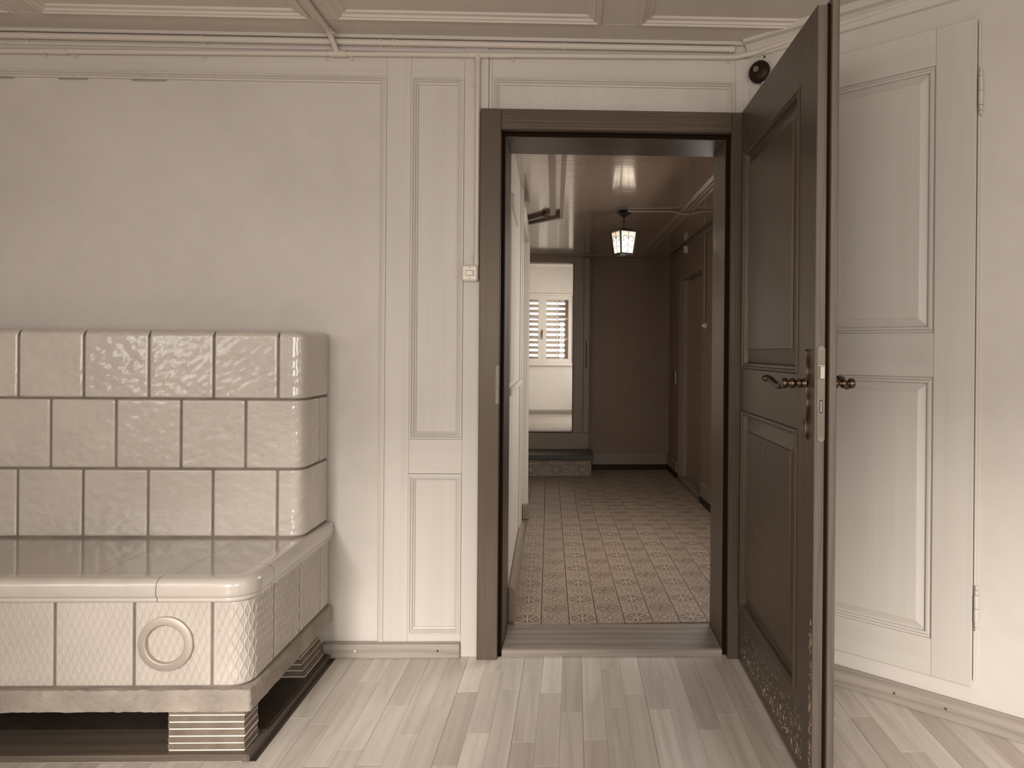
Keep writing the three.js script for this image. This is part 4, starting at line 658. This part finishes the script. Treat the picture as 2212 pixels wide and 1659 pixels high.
// ───────────────────────── lantern ─────────────────────────
{
  const L = ht('lantern', 'small glowing wrought-iron lantern hanging from the corridor ceiling', 'lamp', 0.38, HC, -1.88);
  part(L, 'canopy', lathe([[0, -0.001], [0.03, -0.001], [0.034, -0.004], [0.028, -0.008], [0.012, -0.010], [0.012, -0.014], [0.036, -0.014], [0.045, -0.018], [0.044, -0.022], [0.03, -0.024], [0.022, -0.034], [0.009, -0.042], [0, -0.042]], 28), M.iron);
  part(L, 'stem', lathe([[0, -0.04], [0.0065, -0.04], [0.0045, -0.056], [0.0055, -0.064], [0.008, -0.070], [0.0055, -0.078], [0.006, -0.084], [0.0035, -0.10], [0.0035, -0.125], [0, -0.125]], 14), M.iron);
  const B = new THREE.Group(); B.name = 'body'; B.rotation.y = 0.43; L.add(B);
  const yt = -0.136, yb = -0.278, at = 0.060, ab = 0.0445, ya = -0.108;
  const roof = new Tri(), ro = 0.078, rc = [[-ro, yt - 0.004, ro], [ro, yt - 0.004, ro], [ro, yt - 0.004, -ro], [-ro, yt - 0.004, -ro]];
  for (let i = 0; i < 4; i++) { roof.tri(rc[i], rc[(i + 1) % 4], [0, ya, 0]); } roof.quad(rc[3], rc[2], rc[1], rc[0]);
  part(B, 'roof', uvm(roof.geo()), M.iron);
  const bar = (a, b, r) => { const A = V3(...a), D = V3(...b), g = new THREE.CylinderGeometry(r, r, A.distanceTo(D), 6); g.applyQuaternion(new THREE.Quaternion().setFromUnitVectors(V3(0, 1, 0), D.clone().sub(A).normalize())); g.translate((A.x + D.x) / 2, (A.y + D.y) / 2, (A.z + D.z) / 2); return g; };
  const cT = [[-at, yt, at], [at, yt, at], [at, yt, -at], [-at, yt, -at]], cB = [[-ab, yb, ab], [ab, yb, ab], [ab, yb, -ab], [-ab, yb, -ab]];
  const fr = []; for (let i = 0; i < 4; i++) { fr.push(bar(cT[i], cB[i], 0.0066), bar(cT[i], cT[(i + 1) % 4], 0.0055), bar(cB[i], cB[(i + 1) % 4], 0.0052)); }
  part(B, 'frame', merge(fr), M.iron);
  const lerp = (a, b, t) => a.map((v, i) => v + (b[i] - v) * t);
  for (let i = 0; i < 4; i++) {
    const A = cT[i], C = cT[(i + 1) % 4], D = cB[(i + 1) % 4], E2 = cB[i];
    const pt = (u, v) => lerp(lerp(A, C, u), lerp(E2, D, u), v), out = (q, k = 1.04) => [q[0] * k, q[1], q[2] * k];
    part(B, 'glass_pane', uvm(new Tri().quad(E2, D, C, A).geo()), M.lampGlass);
    const wire = uv => tube(uv.map(([u, v]) => out(pt(u, v))), 0.0017, 24, 5);
    part(B, 'scrollwork', merge([wire([[0.5, 0.02], [0.5, 0.5], [0.5, 0.98]]), wire([[0.47, 0.34], [0.38, 0.22], [0.22, 0.24], [0.14, 0.36], [0.2, 0.46], [0.3, 0.4]]), wire([[0.53, 0.34], [0.62, 0.22], [0.78, 0.24], [0.86, 0.36], [0.8, 0.46], [0.7, 0.4]]), wire([[0.15, 0.76], [0.42, 0.64]]), wire([[0.85, 0.76], [0.58, 0.64]])]), M.iron);
  }
  const skirt = []; for (let i = 0; i < 4; i++) { const A = cB[i], C = cB[(i + 1) % 4]; skirt.push(bar([A[0], yb - 0.006, A[2]], [C[0], yb - 0.006, C[2]], 0.002)); for (let k = 0; k < 4; k++) { const s = new THREE.SphereGeometry(0.003, 8, 6), q = lerp(A, C, (k + 0.5) / 4); s.translate(q[0], yb - 0.008, q[2]); skirt.push(s); } }
  part(B, 'bottom_rim', merge(skirt), M.iron);
  const bulb = new THREE.SphereGeometry(0.021, 18, 14); bulb.scale(1, 1.25, 1); bulb.translate(0, -0.215, 0);
  part(B, 'bulb', bulb, std({ color: lin(0.9, 0.83, 0.75), emissive: lin(1, 0.93, 0.84), emissiveIntensity: 2.5 }));
  const lp = new THREE.PointLight(lin(1, 0.92, 0.82), 0.05, 0, 2); lp.castShadow = true; lp.shadow.radius = 1; const q = hallPoint(0.38, HC - 0.215, -1.88); lp.position.copy(q); scene.add(lp);
}
// ───────────────────────── far room with the shuttered window ─────────────────────────
{
  const FW = -6.04, FF = 0.385;
  const f = hs('floor', 'pale board floor of the room at the far end', 'floor');
  part(f, 'bed', box(-1.7, 0.9, 0.2, FF - 0.012, FW - 0.2, HE - 0.1), M.sillOak);
  for (let z = HE - 0.12, i = 0; z > FW; z -= 0.14, i++) part(f, 'floor_board', uvm(bev(-1.7, 0.8, FF - 0.015, FF + rr(-0.0008, 0.0008), z - 0.139, z, 0.002, 'x'), 'x', rr(0, 5), rr(0, 5)), M.farFloor);
  const w = hs('wall_far', 'white window wall of the room at the far end', 'wall');
  part(w, 'surface', merge([box(-1.9, -0.64, 0.1, 2.5, FW - 0.3, FW), box(0.215, 1.1, 0.1, 2.5, FW - 0.3, FW), box(-0.64, 0.215, 0.1, 0.965, FW - 0.3, FW), box(-0.64, 0.215, 1.838, 2.5, FW - 0.3, FW)]), M.farWhite);
  const s = hs('wall_far_side', 'white side walls of the room at the far end', 'wall');
  part(s, 'surface', merge([box(-1.85, -1.6, 0.1, 2.5, FW - 0.1, HE - 0.1), box(0.7, 0.95, 0.1, 2.5, FW - 0.1, -5.6), box(0.7, 0.95, 0.1, 2.5, -4.6, HE - 0.1), box(0.7, 0.95, 0.1, 0.75, -5.6, -4.6), box(0.7, 0.95, 1.85, 2.5, -5.6, -4.6)]), M.farWhite);
  const c = hs('ceiling', 'white ceiling of the room at the far end', 'ceiling');
  part(c, 'surface', box(-1.9, 1.0, 2.16, 2.5, FW - 0.2, HE - 0.1), M.farWhite);
  const b = hs('baseboard_far', 'grey skirting under the far window', 'skirting');
  part(b, 'board', bev(-1.6, 0.7, FF, 0.432, FW, FW + 0.018, 0.003, 'x'), M.oak);
  windowUnit('window_5', 'window in the side wall of the far room', 1.0, 1.1, hallPoint(0.82, 0.75, -5.1).toArray(), -Math.PI / 2 + TH, 3);
  const g = hs('window_6', 'white two-leaf casement window at the far end with closed shutters behind', 'window');
  const m = M.farWhite, z = FW - 0.03;
  part(g, 'window_frame', merge([bev(-0.64, 0.215, 0.965, 1.0, FW - 0.06, FW + 0.04, 0.004, 'x'), bev(0.19, 0.215, 1.0, 1.838, FW - 0.06, FW + 0.008), bev(-0.64, -0.61, 1.0, 1.838, FW - 0.06, FW + 0.008), bev(-0.64, 0.215, 1.815, 1.838, FW - 0.06, FW + 0.012, 0.002, 'x')]), m);
  const leaf = (x0, x1) => {
    const L = new THREE.Group(); L.name = 'casement'; g.add(L);
    part(L, 'sash', merge([bev(x0, x0 + 0.05, 1.0, 1.815, z - 0.02, z + 0.025), bev(x1 - 0.05, x1, 1.0, 1.815, z - 0.02, z + 0.025), bev(x0 + 0.05, x1 - 0.05, 1.0, 1.05, z - 0.02, z + 0.025, 0.002, 'x'), bev(x0 + 0.05, x1 - 0.05, 1.765, 1.815, z - 0.02, z + 0.025, 0.002, 'x')]), m);
    const xm = (x0 + x1) / 2; part(L, 'glazing_bar', bev(xm - 0.006, xm + 0.006, 1.05, 1.765, z - 0.012, z + 0.012), m);
    for (const y of [1.29, 1.537]) part(L, 'glazing_bar', bev(x0 + 0.05, x1 - 0.05, y - 0.006, y + 0.006, z - 0.0115, z + 0.0115, 0.002, 'x'), m);
    for (const [a, c2] of [[x0 + 0.05, xm - 0.006], [xm + 0.006, x1 - 0.05]]) for (const [y0, y1] of [[1.05, 1.284], [1.296, 1.531], [1.543, 1.765]]) part(L, 'pane', rectXY(a, c2, y0, y1, z), M.glass);
  };
  leaf(-0.1745, 0.19); leaf(-0.61, -0.175);
  part(g, 'espagnolette', merge([bev(-0.18, -0.166, 1.32, 1.40, z + 0.022, z + 0.034, 0.002), cyl(0.006, 0.09, 8).translate(-0.173, 1.33, z + 0.045)]), M.steel, 'small metal window catch');
  const sh = (name, label, x0, x1) => {
    const t = ht(name, label, 'shutter'); const zs = FW - 0.22;
    part(t, 'shutter_frame', merge([bev(x0, x0 + 0.05, 0.98, 1.85, zs - 0.015, zs + 0.015), bev(x1 - 0.05, x1, 0.98, 1.85, zs - 0.015, zs + 0.015), bev(x0 + 0.05, x1 - 0.05, 0.98, 1.03, zs - 0.015, zs + 0.015, 0.002, 'x'), bev(x0 + 0.05, x1 - 0.05, 1.8, 1.85, zs - 0.015, zs + 0.015, 0.002, 'x')]), M.shutter);
    for (let y = 1.055, i = 0; y < 1.79; y += 0.0645, i++) { const q = bev(x0 + 0.05, x1 - 0.05, -0.022, 0.022, -0.004, 0.004, 0.002, 'x'); q.rotateX(0.75); q.translate(0, y, zs); part(t, 'slat', q, M.shutter); }
  };
  sh('window_shutter', 'louvred shutter behind the right leaf of the far window', -0.1745, 0.155); sh('window_shutter', 'louvred shutter behind the left leaf of the far window', -0.58, -0.175);
}
renderer.render(scene, camera);
